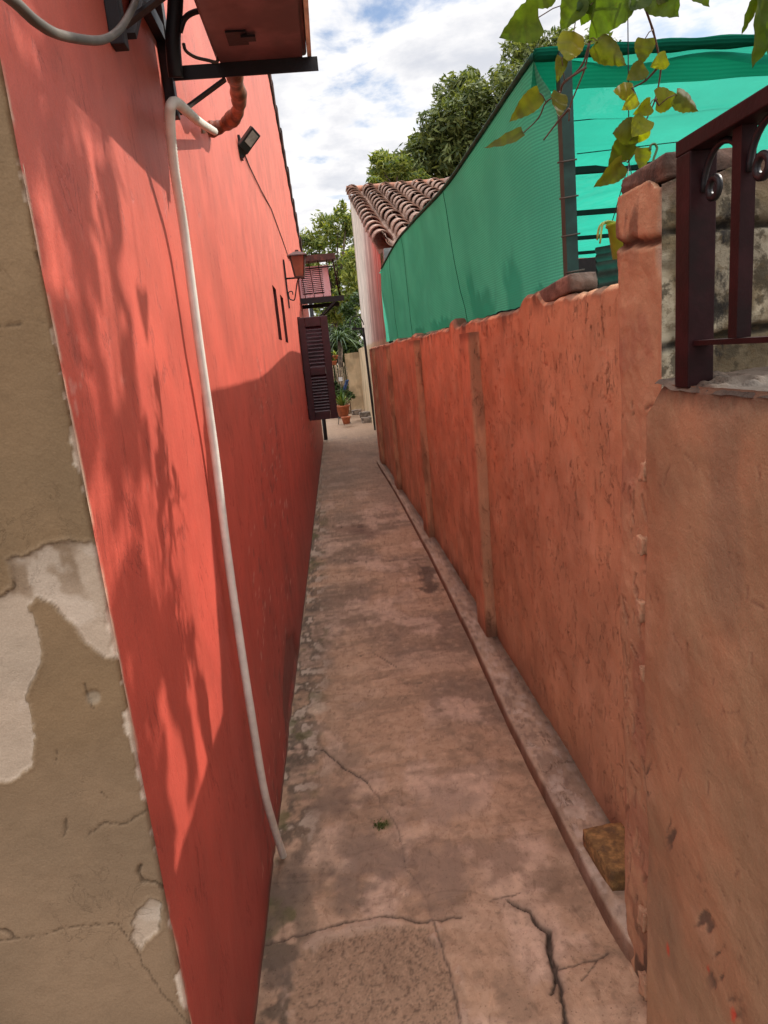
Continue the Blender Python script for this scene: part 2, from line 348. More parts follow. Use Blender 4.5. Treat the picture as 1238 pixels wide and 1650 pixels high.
# kerb
ky = [1.35]
while ky[-1] < 10.1: ky.append(ky[-1] + .0055 * (ky[-1] / 1.4) ** 2)
ky = np.array(ky)
kf = np.interp(ky, [1.35, 1.42, 1.52, 2.5, 3.5, 5.2, 7.5, 10], [.622, .606, .598, .590, .612, .622, .604, .552]) + .006 * (fbm(ky * 5, ky * 0, 51) - .5)
kt = np.interp(ky, [1.4, 4, 10], [.064, .055, .045]) + .006 * (fbm(ky * 3, ky * 0, 52) - .5)
prof = [(0, -.03), (0, .3), (0, .85), (.006, 1.)] + [(w, 1.) for w in np.linspace(.012, .2, 40)]
KX = np.stack([kf + a + (.003 * (fbm(ky * 30, ky * 0 + i, 53) - .5) if i in (2, 3) else 0) for i, (a, b) in enumerate(prof)], 1)
KZ = np.stack([kt * b + (.004 * (fbm(ky * 22, KX[:, i] * 22, 54, 4) - .5) if i > 2 else 0) for i, (a, b) in enumerate(prof)], 1)
KY = np.repeat(ky[:, None], len(prof), 1)
kc = C3(KX.shape, (.37, .265, .185)); kc = lerp(kc, (.20, .14, .10), sst(.48, .66, fbm(KX * 9, KY * 5, 55, 5)) * .6); kc = lerp(kc, (.46, .36, .28), sst(.55, .7, fbm(KX * 14, KY * 12, 56, 5)) * .6)
kc[:, :3] = kc[:, :3] * np.array([.64, .50, .46]) ; kc *= (1 + .4 * (fbm(KX * 70, KY * 70, 57, 3) - .5))[..., None]  # front face darkened: its shade is part of the colour
kn = fbm(KX * 40, KY * 26, 59, 4); wk = np.where(np.arange(len(prof)) > 3, 1., .12)[None]; kc = lerp(kc, (.15, .10, .075), sst(.58, .72, kn) * .5 * wk); kc = lerp(kc, (.50, .41, .34), sst(.40, .30, kn) * .4 * wk)
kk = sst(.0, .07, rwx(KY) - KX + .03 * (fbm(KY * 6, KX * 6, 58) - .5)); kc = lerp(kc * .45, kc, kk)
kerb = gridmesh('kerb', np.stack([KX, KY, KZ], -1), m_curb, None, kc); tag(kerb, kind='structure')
tag(kerb)

# ------------------------------------------------------------------ red house
house = thing('house', 'red plastered house with beige peeling front corner along the left side of the alley', 'house', (-.367, .975, 0))
def verge(y): return 4.62 - .228 * (y - 8.3)
WEND = 13.7
yy = [.975]
while yy[-1] < WEND: yy.append(yy[-1] + .0042 * yy[-1] ** 2 + .0005)
yy = np.array(yy); yy[-1] = WEND
for e in (5.02, 5.32, 5.74, 6.06, 8.34, 9.3): yy[np.argmin(np.abs(yy - e))] = e
zz = np.concatenate([np.arange(-.03, 2.9, .0075), np.arange(2.9, 6.4, .04)])
for e in (1.78, 2.15): zz[np.argmin(np.abs(zz - e))] = e
Yg, Zg = np.meshgrid(yy, zz)
Zg = np.minimum(Zg, verge(Yg))
d = .005 * (fbm(Yg * 2, Zg * 1.5, 61, 4) - .5) + .0022 * (fbm(Yg * 16, Zg * 9, 62, 4) - .5)
cr = C3(Yg.shape, RED)
cr = lerp(cr, (.60, .158, .108), sst(.9, 3.2, Zg + .5 * (fbm(Yg * 1.2, Zg * .6, 63) - .5)) * .75)        # upper wall paled: sky glare and haze put into the paint, besides fading
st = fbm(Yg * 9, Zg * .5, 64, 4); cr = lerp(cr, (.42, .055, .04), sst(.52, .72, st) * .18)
low = sst(1.15, .0, Zg + .35 * (fbm(Yg * 3, Zg * 2, 65, 4) - .5)); cr = lerp(cr, (.27, .034, .026), low * .8)  # lower wall darker: shade put into the paint, over some grime
# scuffs, bubbles and peeled spots
sp = fbm(Yg * 26, Zg * 13, 66, 5); zone = sst(2.0, 1.2, Zg) * sst(.50, .66, fbm(Yg * 1.6, Zg * 1.1, 67, 3))
d -= .0025 * sst(.62, .70, sp) * zone; cr = lerp(cr, (.17, .05, .04), sst(.66, .74, sp) * zone * .7)
sp2 = fbm(Yg * 38, Zg * 30, 68, 4); cr = lerp(cr, (.62, .30, .24), sst(.76, .80, sp2) * zone * .8)
hole = sdpoly(Yg + .12 * (fbm(Yg * 9, Zg * 9, 69) - .5), Zg + .05 * (fbm(Yg * 20, Zg * 20, 70) - .5), [(2.6, .02), (2.75, .22), (3.1, .30), (3.5, .16), (3.6, .02)])
hk = sst(.015, -.015, hole); d -= .012 * hk; cr = lerp(cr, (.085, .03, .024), hk * .85)
hk2 = sst(.11, -.0, hole); cr = lerp(cr, (.22, .035, .03), hk2 * .5)
for q in ((.0, 0),):
    pass
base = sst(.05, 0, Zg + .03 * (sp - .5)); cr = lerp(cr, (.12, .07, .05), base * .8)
edge = sst(.010, .0, (Yg - .975) + .010 * (fbm(Zg * 22, Zg * 0, 71, 3) - .6)); cr = lerp(cr, (.6, .42, .30), edge * sst(.45, .6, fbm(Zg * 11, Yg * 0, 72, 4)))
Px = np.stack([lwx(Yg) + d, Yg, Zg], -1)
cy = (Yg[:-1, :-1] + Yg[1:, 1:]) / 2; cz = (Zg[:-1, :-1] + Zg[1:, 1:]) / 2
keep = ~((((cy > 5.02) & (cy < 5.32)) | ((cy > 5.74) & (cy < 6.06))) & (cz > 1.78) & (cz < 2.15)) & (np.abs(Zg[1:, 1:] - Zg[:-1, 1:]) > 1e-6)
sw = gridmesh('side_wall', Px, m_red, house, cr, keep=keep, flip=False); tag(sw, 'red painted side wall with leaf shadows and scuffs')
for a, b in ((5.02, 5.32), (5.74, 6.06)):
    w = MB(); x = lwx(a) + .004
    w.add([(x, a, 1.78), (x, b, 1.78), (x, b, 2.15), (x, a, 2.15), (x - .16, a, 1.78), (x - .16, b, 1.78), (x - .16, b, 2.15), (x - .16, a, 2.15)],
          [(0, 1, 5, 4), (1, 2, 6, 5), (2, 3, 7, 6), (3, 0, 4, 7)])
    wo = w.build('narrow_window', plain('window_reveal', (.10, .018, .016), .8), house)
    MB().box((x - .158, a + .005, 1.785), (x - .15, b - .005, 2.145)).build('pane', m_dark, wo)
# beige front
xs_ = np.concatenate([np.linspace(-4, -1.1, 30), np.arange(-1.09, -.3672, .0030), [-.367]]); zs_ = np.concatenate([np.arange(-.03, .4, .03), np.arange(.4, 2.1, .0034), np.arange(2.12, 6.3, .08)])
Xf, Zf = np.meshgrid(xs_, zs_)
def fpts(L): return [(aty(*q, .975)[0], aty(*q, .975)[2]) for q in L]
Xq = Xf + .006 * (fbm(Xf * 110, Zf * 110, 78, 3) - .5) + .014 * (fbm(Xf * 30, Zf * 30, 81, 5) - .5); Zq = Zf + .006 * (fbm(Xf * 110, Zf * 110, 79, 3) - .5) + .016 * (fbm(Xf * 30, Zf * 30, 82, 5) - .5)
cb = C3(Xf.shape, (.225, .160, .092)); cb = lerp(cb, (.18, .122, .066), sst(.45, .65, fbm(Xf * 4, Zf * 3, 83, 4)) * .5)
cb = lerp(cb, (.275, .205, .14), sst(1.15, .85, Zf + .1 * (fbm(Xf * 6, Zf * 6, 84) - .5)) * .6)
df = .004 * (fbm(Xf * 5, Zf * 5, 85, 4) - .5) + .0012 * (fbm(Xf * 40, Zf * 40, 86, 3) - .5)
pA = [(12, 905), (60, 882), (112, 866), (150, 880), (168, 912), (178, 955), (190, 1062), (165, 1060), (140, 1040), (110, 1000), (88, 975), (62, 963), (48, 975), (66, 1050), (40, 1120), (58, 1190), (52, 1235), (20, 1260), (-80, 1275), (-120, 1000), (0, 960), (22, 940)]
pB = [(240, 1446), (262, 1452), (256, 1498), (224, 1532), (206, 1512), (216, 1478)]
sdA = np.minimum(sdpoly(Xq, Zq, fpts(pA)), sdpoly(Xq, Zq, fpts(pB))); k = sst(.0016, -.0016, sdA)
df -= .0035 * k
pl = C3(Xf.shape, (.44, .375, .30)); pl = lerp(pl, (.24, .18, .12), sst(.45, .6, fbm(Xf * 16, Zf * 12, 87, 5)) * sst(1.25, 1.36, Zf + .1 * (fbm(Xf * 20, Zf * 20, 88) - .5)) * .9); pl = lerp(pl, (.58, .53, .46), sst(.52, .66, fbm(Xf * 22, Zf * 22, 89, 4)) * .5)
cb = cb * (1 - k[..., None]) + pl * k[..., None]
rim = sst(.007, .0015, sdA) * (1 - k); df += .0016 * rim; cb = lerp(cb, (.36, .29, .20), rim * .35)
cb = lerp(cb, (.09, .065, .04), sst(.0022, .0004, np.abs(sdA)) * .55 * sst(.35, .6, fbm(Xf * 18, Zf * 18, 90)))
def bcrack(pts, w, dep=.002, dark=.6):
    global df, cb
    dd = dline(Xq, Zq, fpts(pts)); ww = w * (.3 + 1.4 * fbm(Xf * 30, Zf * 30, 91, 3)); kk = sst(ww + .0012, ww * .3, dd)
    df -= dep * kk; cb = lerp(cb, (.06, .04, .025), kk * dark)
bcrack([(-20, 528), (40, 524), (80, 519)], .0007); bcrack([(-40, 1524), (60, 1508), (130, 1492), (188, 1490)], .0009)
bcrack([(188, 1488), (212, 1525), (240, 1570), (280, 1620), (305, 1655)], .0009); bcrack([(145, 1345), (170, 1322), (190, 1328), (215, 1318), (245, 1308)], .0010)
bcrack([(90, 1210), (90, 1235)], .0006); bcrack([(105, 1320), (102, 1345)], .0016); bcrack([(135, 1105), (140, 1130), (150, 1140)], .0016); bcrack([(165, 1275), (172, 1285)], .0008); bcrack([(225, 1400), (232, 1420), (255, 1420), (262, 1432)], .0025, .005)
bcrack([(-10, 1495), (10, 1500), (20, 1510)], .004, .005); bcrack([(58, 405), (72, 432)], .0022, .004); bcrack([(22, 940), (0, 962)], .0012)
cb = cb * np.array([1.04, .945, .87]); cc = np.hypot(*[Xf - fpts([(150, 1125)])[0][0], Zf - fpts([(150, 1125)])[0][1]]); df -= .004 * sst(.014, .006, cc + .008 * (fbm(Xf * 50, Zf * 50, 95) - .5)); cb = lerp(cb, (.36, .30, .22), sst(.014, .007, cc) * .5)
chip = sst(.0010, -.0010, (-.367 - Xf) - .040 * (fbm(Zf * 24, Zf * 0 + 3, 92, 4) - .52 - .12 * sst(1.15, 1.45, Zf)) + .003 * (fbm(Zf * 120, Xf * 120, 94, 2) - .5))
cb = lerp(cb, (.70, .58, .45), chip * .9)
Yf = .975 - df + .006 * sst(.006, 0., -.367 - Xf) + .003 * chip
jit = np.where(Xf > -.3705, .0035 * (fbm(Zf * 40, Zf * 0, 93, 4) - .55), 0)
fwl = gridmesh('front_wall', np.stack([Xf + jit, Yf, Zf], -1), m_beige, house, cb); tag(fwl, 'beige front wall with peeled paint patch and cracks')
# roof with stepped verge tiles
ro = MB(); s_ = (verge(13.75) - verge(.6)) / 13.15
ro.add([(-.36, .6, verge(.6) + .02), (-.36, 13.75, verge(13.75) + .02), (-6, 13.75, verge(13.75) + .02), (-6, .6, verge(.6) + .02), (-.36, .6, verge(.6) + .09), (-.36, 13.75, verge(13.75) + .09), (-6, 13.75, verge(13.75) + .09), (-6, .6, verge(.6) + .09)],
       [(0, 3, 2, 1), (4, 5, 6, 7), (0, 1, 5, 4), (1, 2, 6, 5), (2, 3, 7, 6), (3, 0, 4, 7)])
ro.build('roof', m_tile, house)
vt = MB(); L = .46; k_ = 0
y0 = 13.9
while y0 > .8:
    x = lwx(y0); a, b = y0, y0 - L
    za, zb = verge(a) + .015, verge(b) - .035
    pr_ = [(-.12, 0), (.028, -.005), (.042, .02), (.036, .055), (.0, .085), (-.12, .09)]
    w_ = random.uniform(-.008, .008)
    vt.prism([(x + u + w_, b + .03, zb + v + .055) for u, v in pr_], [(x + u * .75 + w_, a - .0, za + v * .8) for u, v in pr_]); y0 -= L; k_ += 1
vt.build('verge_tile_row', plain('dark_verge_tile', (.085, .05, .045), .9, 0, .4, 6), house)
# window behind the shutter, shutter
wf = MB(); xw = lwx(8.8)
for a, b, c_, d_ in ((8.34, 8.40, .92, 2.13), (9.2, 9.27, .92, 2.13), (8.41, 9.19, .92, .98), (8.41, 9.19, 2.07, 2.13), (8.77, 8.81, .99, 2.06)):
    wf.box((xw - .02, a, c_), (xw + .03, b, d_))
win = wf.build('window', m_shut, house)
MB().box((xw - .01, 8.41, .985), (xw + .010, 9.19, 2.065)).build('pane', m_dark, win)
hw = np.array([lwx(8.3) + .01, 8.3, 0.]); W = .345
sh = MB(); Ls = []
a0, a1 = .905, 2.115
def sbox(mb, u0, u1, z0, z1, t0=-.021, t1=.021): mb.box((hw[0] + u0, 8.3 + t0, z0), (hw[0] + u1, 8.3 + t1, z1))
sbox(sh, 0, .075, a0, a1); sbox(sh, W - .085, W, a0, a1)
for z0, z1 in ((a0, a0 + .10), (1.44, 1.53), (a1 - .11, a1)): sbox(sh, .076, W - .086, z0, z1)
shu = sh.build('shutter', m_shut, house, bevel=.004)
for z0, z1, nn in ((a0 + .10, 1.44, 12), (1.53, a1 - .11, 11)):
    lv = MB()
    for i in range(nn):
        zc = z0 + (i + .5) * (z1 - z0) / nn
        lv.box((hw[0] + .074, 8.3 - .027, zc - .0035), (hw[0] + W - .084, 8.3 + .027, zc + .0035), Matrix.Rotation(rad(48), 3, 'X'))
    lv.build('louvre_panel', m_shut, shu)
for z in (1.05, 1.5, 1.98): MB().tube([(hw[0] - .008, 8.29, z - .04), (hw[0] - .008, 8.29, z + .04)], .008).build('hinge', m_black, shu)

# downpipe and rear end of the wall
dp = MB(); q = lwx(13.8)
dp.tube([(q + .05, 13.85, 2.9), (q + .05, 13.85, .25), (q + .05, 13.85, .02)], .04)
tag(dp.build('downpipe', m_black), 'black downpipe at the far end of the red wall below the shutter', 'downpipe')

# ------------------------------------------------------------------ hose
def smooth(pts, n=10):
    P = [Vector(q) for q in pts]; P = [P[0] * 2 - P[1]] + P + [P[-1] * 2 - P[-2]]; out = []
    for i in range(1, len(P) - 2):
        for k in range(n):
            t = k / n; a, b, c_, d_ = P[i - 1:i + 3]
            out.append(.5 * ((2 * b) + (-a + c_) * t + (2 * a - 5 * b + 4 * c_ - d_) * t * t + (-a + 3 * b - 3 * c_ + d_) * t ** 3))
    out.append(P[-2]); return out
def off_wall(px, py, off):
    y = 2.
    for _ in range(14): y = atx(px, py, lwx(y) + off)[1]
    return atx(px, py, lwx(y) + off)
HX = [(346, 212, .05), (322, 197, .07), (300, 178, .085), (285, 166, .085), (276, 170, .078), (274, 195, .068), (281, 270, .052), (298, 380, .040), (322, 560, .034), (345, 720, .030), (365, 880, .028), (385, 1020, .028), (405, 1150, .030), (425, 1270, .026), (441, 1330, .028)]
hp = [off_wall(*q) for q in HX] + [atz(457, 1380, .012)]
hs = smooth(hp, 30)
hose = MB(); R_ = [.0125 + (.0009 if i % 2 else -.0009) for i in range(len(hs))]
# corrugation: resample finely
dense = []; acc = 0
for a, b in zip(hs[:-1], hs[1:]):
    nseg = max(1, int((b - a).length / .0028))
    for k in range(nseg): dense.append(a.lerp(b, k / nseg))
hose.tube(dense, [.0112 + (.0010 if i % 2 else -.0005) for i in range(len(dense))], 10)
tag(hose.build('drain_hose', m_hose), 'long white corrugated drain hose hanging down the red wall to the path', 'hose')

# ------------------------------------------------------------------ near AC, bracket, pipes
br = thing('wall_bracket', 'black steel angle bracket carrying the large unit at the top left of the red wall', 'bracket', (lwx(2.04), 2.04, 2.24))
def arm(y, zt, lo):
    x = lwx(y); 
    MB().box((x, y - .018, zt - lo), (x + .028, y + .018, zt + .34)).build('post', m_black, br, bevel=.002)
    a = MB(); a.box((x + .029, y - .018, zt - .034), (.055, y - .014, zt)); a.box((x + .029, y - .0135, zt - .0045), (.055, y + .02, zt)); a.build('arm', m_black, br)
    MB().bar((x + .03, y - .004, zt - .108), (x + .165, y - .004, zt - .034), .006, .022, (0, 1, 0)).build('brace', m_black, br)
ZT = 2.392
arm(2.05, ZT, .118); arm(1.56, ZT, .145)
cb_ = MB(); cb_.box((lwx(1.8) + .002, 1.58, ZT + .06), (lwx(1.8) + .026, 2.03, ZT + .095)); cb_.build('wall_rail', m_black, br)
xb = MB(); xb.bar((lwx(1.8) + .02, 1.62, ZT - .1), (lwx(1.8) + .02, 2.02, ZT + .25), .012, .03, (1, 0, 0)); xb.build('diagonal', m_black, br)
ac = thing('air_conditioner', 'large outdoor air conditioner unit seen from below on the black bracket at the top left', 'air conditioner', (-.09, 1.8, ZT))
AX0, AX1, AY0, AY1 = -.215, .028, 1.34, 2.062
b = MB(); b.box((AX0, AY0, ZT + .012), (AX1, AY1, ZT + .6)); b.build('body', m_acbody, ac, bevel=.008)
b = MB(); b.box((AX0 + .012, AY0 + .012, ZT + .001), (AX1 - .012, AY1 - .012, ZT + .0115)); 
b.build('base_pan', m_acbody, ac)
b = MB()
b.box((AX0 + .05, 1.86, ZT - .004), (AX0 + .10, 1.93, ZT + .0005)); b.box((AX0 + .085, 1.875, ZT - .010), (AX0 + .12, 1.90, ZT - .0045))
b.build('drain_plate', m_black, ac)
b = MB(); b.box((AX1 + .001, AY0 + .01, ZT + .002), (AX1 + .012, AY1 - .005, ZT + .024)); b.box((AX1 + .001, AY0 + .01, ZT + .024), (AX1 + .009, AY1 - .005, ZT + .58)); b.build('front_edge', m_acedge, ac)
# insulated pipe
ip = MB(); pts = [aty(378, 118, 2.35), aty(380, 130, 2.45), aty(385, 155, 2.6), aty(383, 180, 2.72), aty(368, 197, 2.80), aty(350, 206, 2.82), aty(330, 209, 2.80), aty(314, 208, 2.62)]
pts = [aty(372, 40, 2.15), aty(376, 80, 2.25)] + pts
sm = smooth(pts, 8); ip.tube(sm, [.025 + .0015 * math.sin(i * 1.3) + .0035 * math.sin(i * .45) for i in range(len(sm))], 12)
tag(ip.build('insulated_pipe', m_wrap), 'brown taped insulated pipe bundle curving into the red wall beside the white hose', 'pipe')
cbl = MB(); cbl.tube(smooth([off_wall(*q) for q in ((-60, -60, .07), (20, 0, .08), (60, 36, .085), (100, 57, .085), (160, 65, .08), (190, 50, .08), (210, 20, .07), (222, -10, .07), (228, -40, .06))], 10), .0062, 8)
tag(cbl.build('cable', m_grey), 'thick grey sagging cable looping into the top left corner', 'cable')
cb2 = MB(); cb2.tube(smooth([aty(284, -30, 1.95), aty(282, 20, 1.97), aty(279, 60, 1.98), aty(281, 100, 1.99), aty(284, 125, 2.0)], 6), .020, 8)
cb2.tube(smooth([aty(290, 52, 1.98), aty(298, 30, 1.97), aty(315, 19, 1.96), aty(340, 16, 1.95)], 6), .007, 8)
tag(cb2.build('pipe_bundle', m_black), 'black vertical pipe bundle hanging behind the large unit by the wall', 'pipe')
cb3 = MB(); cb3.tube(smooth([aty(296, 70, 2.02), aty(300, 82, 2.02), aty(315, 92, 2.03), aty(335, 97, 2.03), aty(349, 100, 2.03), aty(352, 92, 2.03), aty(358, 86, 2.03)], 6), .0045, 6)
tag(cb3.build('wire', m_grey), 'short grey wire drooping between the pipe bundle and the unit base', 'wire')

# ------------------------------------------------------------------ floodlight + wire
fl = thing('floodlight', 'small black floodlight on a bracket high on the red wall', 'floodlight', (lwx(3.9), 3.9, 2.72))
c0 = aty(401, 226, 3.9); ax = Vector(aty(411, 212, 3.9) - aty(391, 240, 3.9)).normalized()
nz = Vector((.55, -.7, -.45)); nz = (nz - ax * nz.dot(ax)).normalized(); sd_ = ax.cross(nz)
def ob(c, hx, hy, hz):
    c = Vector(c); v = [c + ax * i * hx + sd_ * j * hy + nz * k * hz for i in (-1, 1) for j in (-1, 1) for k in (-1, 1)]
    return v, [(0, 1, 3, 2), (4, 6, 7, 5), (0, 4, 5, 1), (2, 3, 7, 6), (0, 2, 6, 4), (1, 5, 7, 3)]
b = MB(); b.add(*ob(c0, .060, .034, .013)); b.build('head', m_blackp, fl, bevel=.004)
b = MB(); b.add(*ob(Vector(c0) + nz * .0145 + ax * .013, .034, .023, .001)); b.build('lens', m_lens, fl)
b = MB(); cc_ = Vector(c0) - ax * .068 - nz * .01
b.add(*ob(cc_, .018, .03, .018)); b.build('sensor', m_blackp, fl)
b = MB(); wl = Vector((lwx(3.9), 3.93, c0[2] - .0)); b.tube([wl, Vector(c0) - nz * .015 + sd_ * .03], .009); b.tube([wl + Vector((0, 0, -.05)), cc_], .009); b.box((wl.x, 3.9, wl.z - .08), (wl.x + .012, 3.96, wl.z + .03)); b.build('bracket', m_black, fl)
def onwall(px, py, off=.006):
    y = 4.
    for _ in range(12): y = atx(px, py, lwx(y) + off)[1]
    return atx(px, py, lwx(y) + off)
wr = MB(); wr.tube([Vector(onwall(*q)) for q in ((393, 246), (402, 268), (420, 305), (437, 336), (455, 385), (467, 420))], .004, 6)
tag(wr.build('wire', m_black), 'thin dark wire running down the red wall from the floodlight to the lantern', 'wire')

# ------------------------------------------------------------------ lantern
ly = 6.8; ln = thing('wall_lantern', 'rusty wall lantern with amber glass on a scrolled arm on the red wall', 'lantern', (lwx(ly), ly, 2.4))
lc = Vector(aty(481, 428, ly)); 
def sq(z, w): return [(lc.x - w, ly - w, z), (lc.x + w, ly - w, z), (lc.x + w, ly + w, z), (lc.x - w, ly + w, z)]
tz, bz = aty(487, 413, ly)[2], aty(487, 445, ly)[2]
MB().prism(sq(bz, .040), sq(tz, .066)).build('glass', m_langlass, ln)
b = MB(); b.prism(sq(tz + .001, .094), sq(tz + .010, .090)); b.prism(sq(tz + .011, .086), sq(tz + .045, .024)); b.prism(sq(tz + .046, .018), sq(tz + .060, .016)); b.build('cap', m_lanmetal, ln)
b = MB()
for i in range(4): b.bar(sq(bz, .042)[i], sq(tz, .068)[i], .011, .011)
b.prism(sq(bz - .014, .046), sq(bz - .001, .046)); b.build('frame', m_lanmetal, ln)
b = MB(); xw = lwx(ly)
b.tube([(xw, ly, bz - .01), (lc.x, ly, bz - .01)], .008)
b.tube(smooth([(xw + .02, ly, bz - .20), (xw + .06, ly, bz - .21), (xw + .08, ly, bz - .16), (xw + .11, ly, bz - .05), (lc.x, ly, bz - .01)], 6), .006)
b.tube(smooth([(xw + .02, ly, bz - .2), (xw + .015, ly, bz - .14), (xw + .05, ly, bz - .13), (xw + .055, ly, bz - .16)], 6), .005); b.build('arm', m_black, ln)
b = MB(); b.box((xw, ly - .03, bz - .28), (xw + .012, ly + .03, bz + .16)); b.build('back_plate', m_black, ln)

# ------------------------------------------------------------------ far AC in cage
fy = 10.0; x0 = lwx(fy)
cg = thing('cage', 'dark iron cage with sheet roof around the pink unit above the shutter', 'cage', (x0, fy, 2.42))
a = aty(530, 480, fy); px1 = a[0]
b = MB(); b.box((x0, fy - .03, 2.445), (.285, fy + .55, 2.475)); b.build('platform', m_maroon, cg)
MB().box((x0, fy - .07, 2.40), (.30, fy - .04, 2.47)).build('support_beam', m_black, cg); MB().box((x0, fy + .50, 2.375), (.24, fy + .53, 2.43)).build('support_beam', m_black, cg)
for y in (fy - .05, fy + .5): MB().bar((x0 + .01, y, 2.02), (.17, y, 2.40), .025, .025, (0, 1, 0)).build('brace', m_black, cg)
b = MB(); b.box((x0, fy - .10, 3.02), (.235, fy + .6, 3.035)); b.box((x0, fy - .10, 2.955), (.235, fy - .085, 3.02)); b.build('roof_sheet', m_lanmetal, cg)
b = MB()
for i in range(5): xx = x0 + .08 + i * .125; b.tube([(xx, fy - .06, 2.475), (xx - .03, fy - .06, 3.0)], .006, 6)
b.tube([(.245, fy - .06, 2.475), (.19, fy - .06, 3.0)], .013, 6); b.tube([(x0, fy - .062, 2.86), (.205, fy - .062, 2.87)], .01, 6); b.build('bars', m_maroon, cg)
fa = thing('air_conditioner', 'small pink louvred air conditioner unit inside the iron cage on the red wall', 'air conditioner', (x0 + .2, fy + .2, 2.476))
ux1 = .125
b = MB(); b.box((x0 + .01, fy, 2.478), (ux1, fy + .45, 2.90)); b.build('body', m_pinkac, fa, bevel=.01)
for u0, u1 in ((x0 + .045, x0 + .185), (x0 + .205, x0 + .35)):
    b = MB(); b.box((u0, fy - .006, 2.53), (u1, fy - .002, 2.875)); gr = b.build('grille', m_dark, fa)
    b = MB()
    for i in range(13): z = 2.545 + i * .0255; b.box((u0, fy - .016, z), (u1, fy - .007, z + .0135))
    b.build('slats', m_pinkac, gr)

# ------------------------------------------------------------------ orange boundary wall
bwall = thing('boundary_wall', 'long orange plastered boundary wall with pilasters along the right of the alley', 'wall', (.69, 5, 0))
ry = [1.40]
while ry[-1] < 10.55: ry.append(ry[-1] + .0015 * ry[-1] ** 2)
ry = np.array(ry)
top = 1.722 + .022 * (fbm(ry * 3, ry * 0, 101, 4) - .5) + .018 * (fbm(ry * 14, ry * 0, 102, 3) - .5)
# plaster lumps on the coping
for c_, w_, h_ in ((2.5, .11, .05), (4.1, .06, .04), (5.9, .12, .02), (7.1, .1, .03)): top = top + h_ * np.exp(-((ry - c_) / w_) ** 4)
sv = np.concatenate([np.linspace(0, .08, 16), np.linspace(.085, .985, 255), np.linspace(.988, 1, 6)])
Yr = np.repeat(ry[None], len(sv) + 6, 0); Zr = np.concatenate([sv[:, None] * top[None], np.repeat(top[None] + .004, 4, 0), (top * .6)[None], (top * 0)[None]])
XO = np.concatenate([np.zeros(len(sv) - 3), [.003, .008, .014], [.03, .06, .09, .115, .12, .12]])
Xr = rwx(Yr) + XO[:, None]
dr = .014 * (fbm(Yr * 2.6, Zr * 3.2, 103, 4) - .5) + .006 * (fbm(Yr * 13, Zr * 10, 104, 4) - .5)
co = C3(Yr.shape, ORANGE); co = lerp(co, (.72, .36, .215), sst(2.3, 5.0, Yr) * .9)  # far stretch brighter: light bounced off the red wall painted in
co = lerp(co, (.50, .27, .16), sst(.48, .68, fbm(Yr * 2.5, Zr * 2, 105, 5)) * .45); co = lerp(co, (.66, .40, .25), sst(.55, .7, fbm(Yr * 6, Zr * 5, 106, 5)) * .5)
strk = np.zeros(Yr.shape); rng = np.random.RandomState(5)
def strokes(YY, ZZ, n_, y0, y1, z0, z1, lmin, lmax, w, rng=rng, slant=.3, ani=1.):
    out = np.zeros(YY.shape); lip = np.zeros(YY.shape)
    ya = YY[0]; 
    for _ in range(n_):
        u = rng.rand(); yc = 1 / (1 / y0 + u * (1 / y1 - 1 / y0)); zc = z0 + (z1 - z0) * rng.rand(); Ln = lmin + (lmax - lmin) * rng.rand() ** 2; an = rng.randn() * slant
        if rng.rand() < .2: an += 1.2
        j0, j1 = np.searchsorted(ya, yc - Ln - .05), np.searchsorted(ya, yc + Ln + .05); za = ZZ[:, min(j0, ZZ.shape[1] - 1)]
        i0, i1 = np.searchsorted(za[:271] if len(za) > 271 else za, zc - Ln - .02), np.searchsorted(za[:271] if len(za) > 271 else za, zc + Ln + .02)
        if j1 <= j0 or i1 <= i0: continue
        a_, b_ = YY[i0:i1, j0:j1], ZZ[i0:i1, j0:j1]; dy, dz = math.sin(an) * Ln / 2, math.cos(an) * Ln / 2
        bend = rng.randn() * .25 * Ln
        pts = [(yc - dy, zc - dz), (yc + bend * .3, zc), (yc + dy, zc + dz)]
        dd = dline(yc + (a_ - yc) * ani, b_, [(yc + (u_ - yc) * ani, v_) for u_, v_ in pts]); ww = w * (.6 + rng.rand())
        out[i0:i1, j0:j1] = np.maximum(out[i0:i1, j0:j1], sst(ww, ww * .2, dd)); lip[i0:i1, j0:j1] = np.maximum(lip[i0:i1, j0:j1], sst(ww * 2.5, ww, dd))
    return out, lip
sk, lp = strokes(Yr, Zr, 620, 1.5, 6.5, .15, 1.70, .008, .075, .0022, ani=.42)
dr += .0016 * lp - .004 * sk; co = lerp(co, (.25, .10, .06), sk * .5)
sk2, lp2 = strokes(Yr, Zr, 60, 1.5, 4, .2, 1.6, .02, .10, .003, slant=.15); co = lerp(co, (.72, .36, .24), sk2 * .4)
foot_dk = sst(.22, .0, Zr + .22 * (fbm(Yr * 4, Zr * 4, 107, 4) - .5)); co = lerp(co, (.20, .09, .06), foot_dk * .55)  # darker towards the foot of the wall
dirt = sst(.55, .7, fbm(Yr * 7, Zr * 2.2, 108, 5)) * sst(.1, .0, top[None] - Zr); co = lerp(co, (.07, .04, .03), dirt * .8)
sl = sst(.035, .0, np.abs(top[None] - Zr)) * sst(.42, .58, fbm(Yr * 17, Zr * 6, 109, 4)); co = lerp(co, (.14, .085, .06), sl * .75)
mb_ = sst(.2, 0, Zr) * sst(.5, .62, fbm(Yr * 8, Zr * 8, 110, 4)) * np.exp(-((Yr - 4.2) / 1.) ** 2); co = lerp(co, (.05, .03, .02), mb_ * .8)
m_front = (XO < .02)[:, None]; Xr = np.where(m_front, Xr - dr, Xr); Zr[len(sv):len(sv) + 4] += .02 * (fbm(Yr[len(sv):len(sv) + 4] * 16, Xr[len(sv):len(sv) + 4] * 20, 111, 3) - .5)
co[len(sv):] = co[len(sv):] * .45
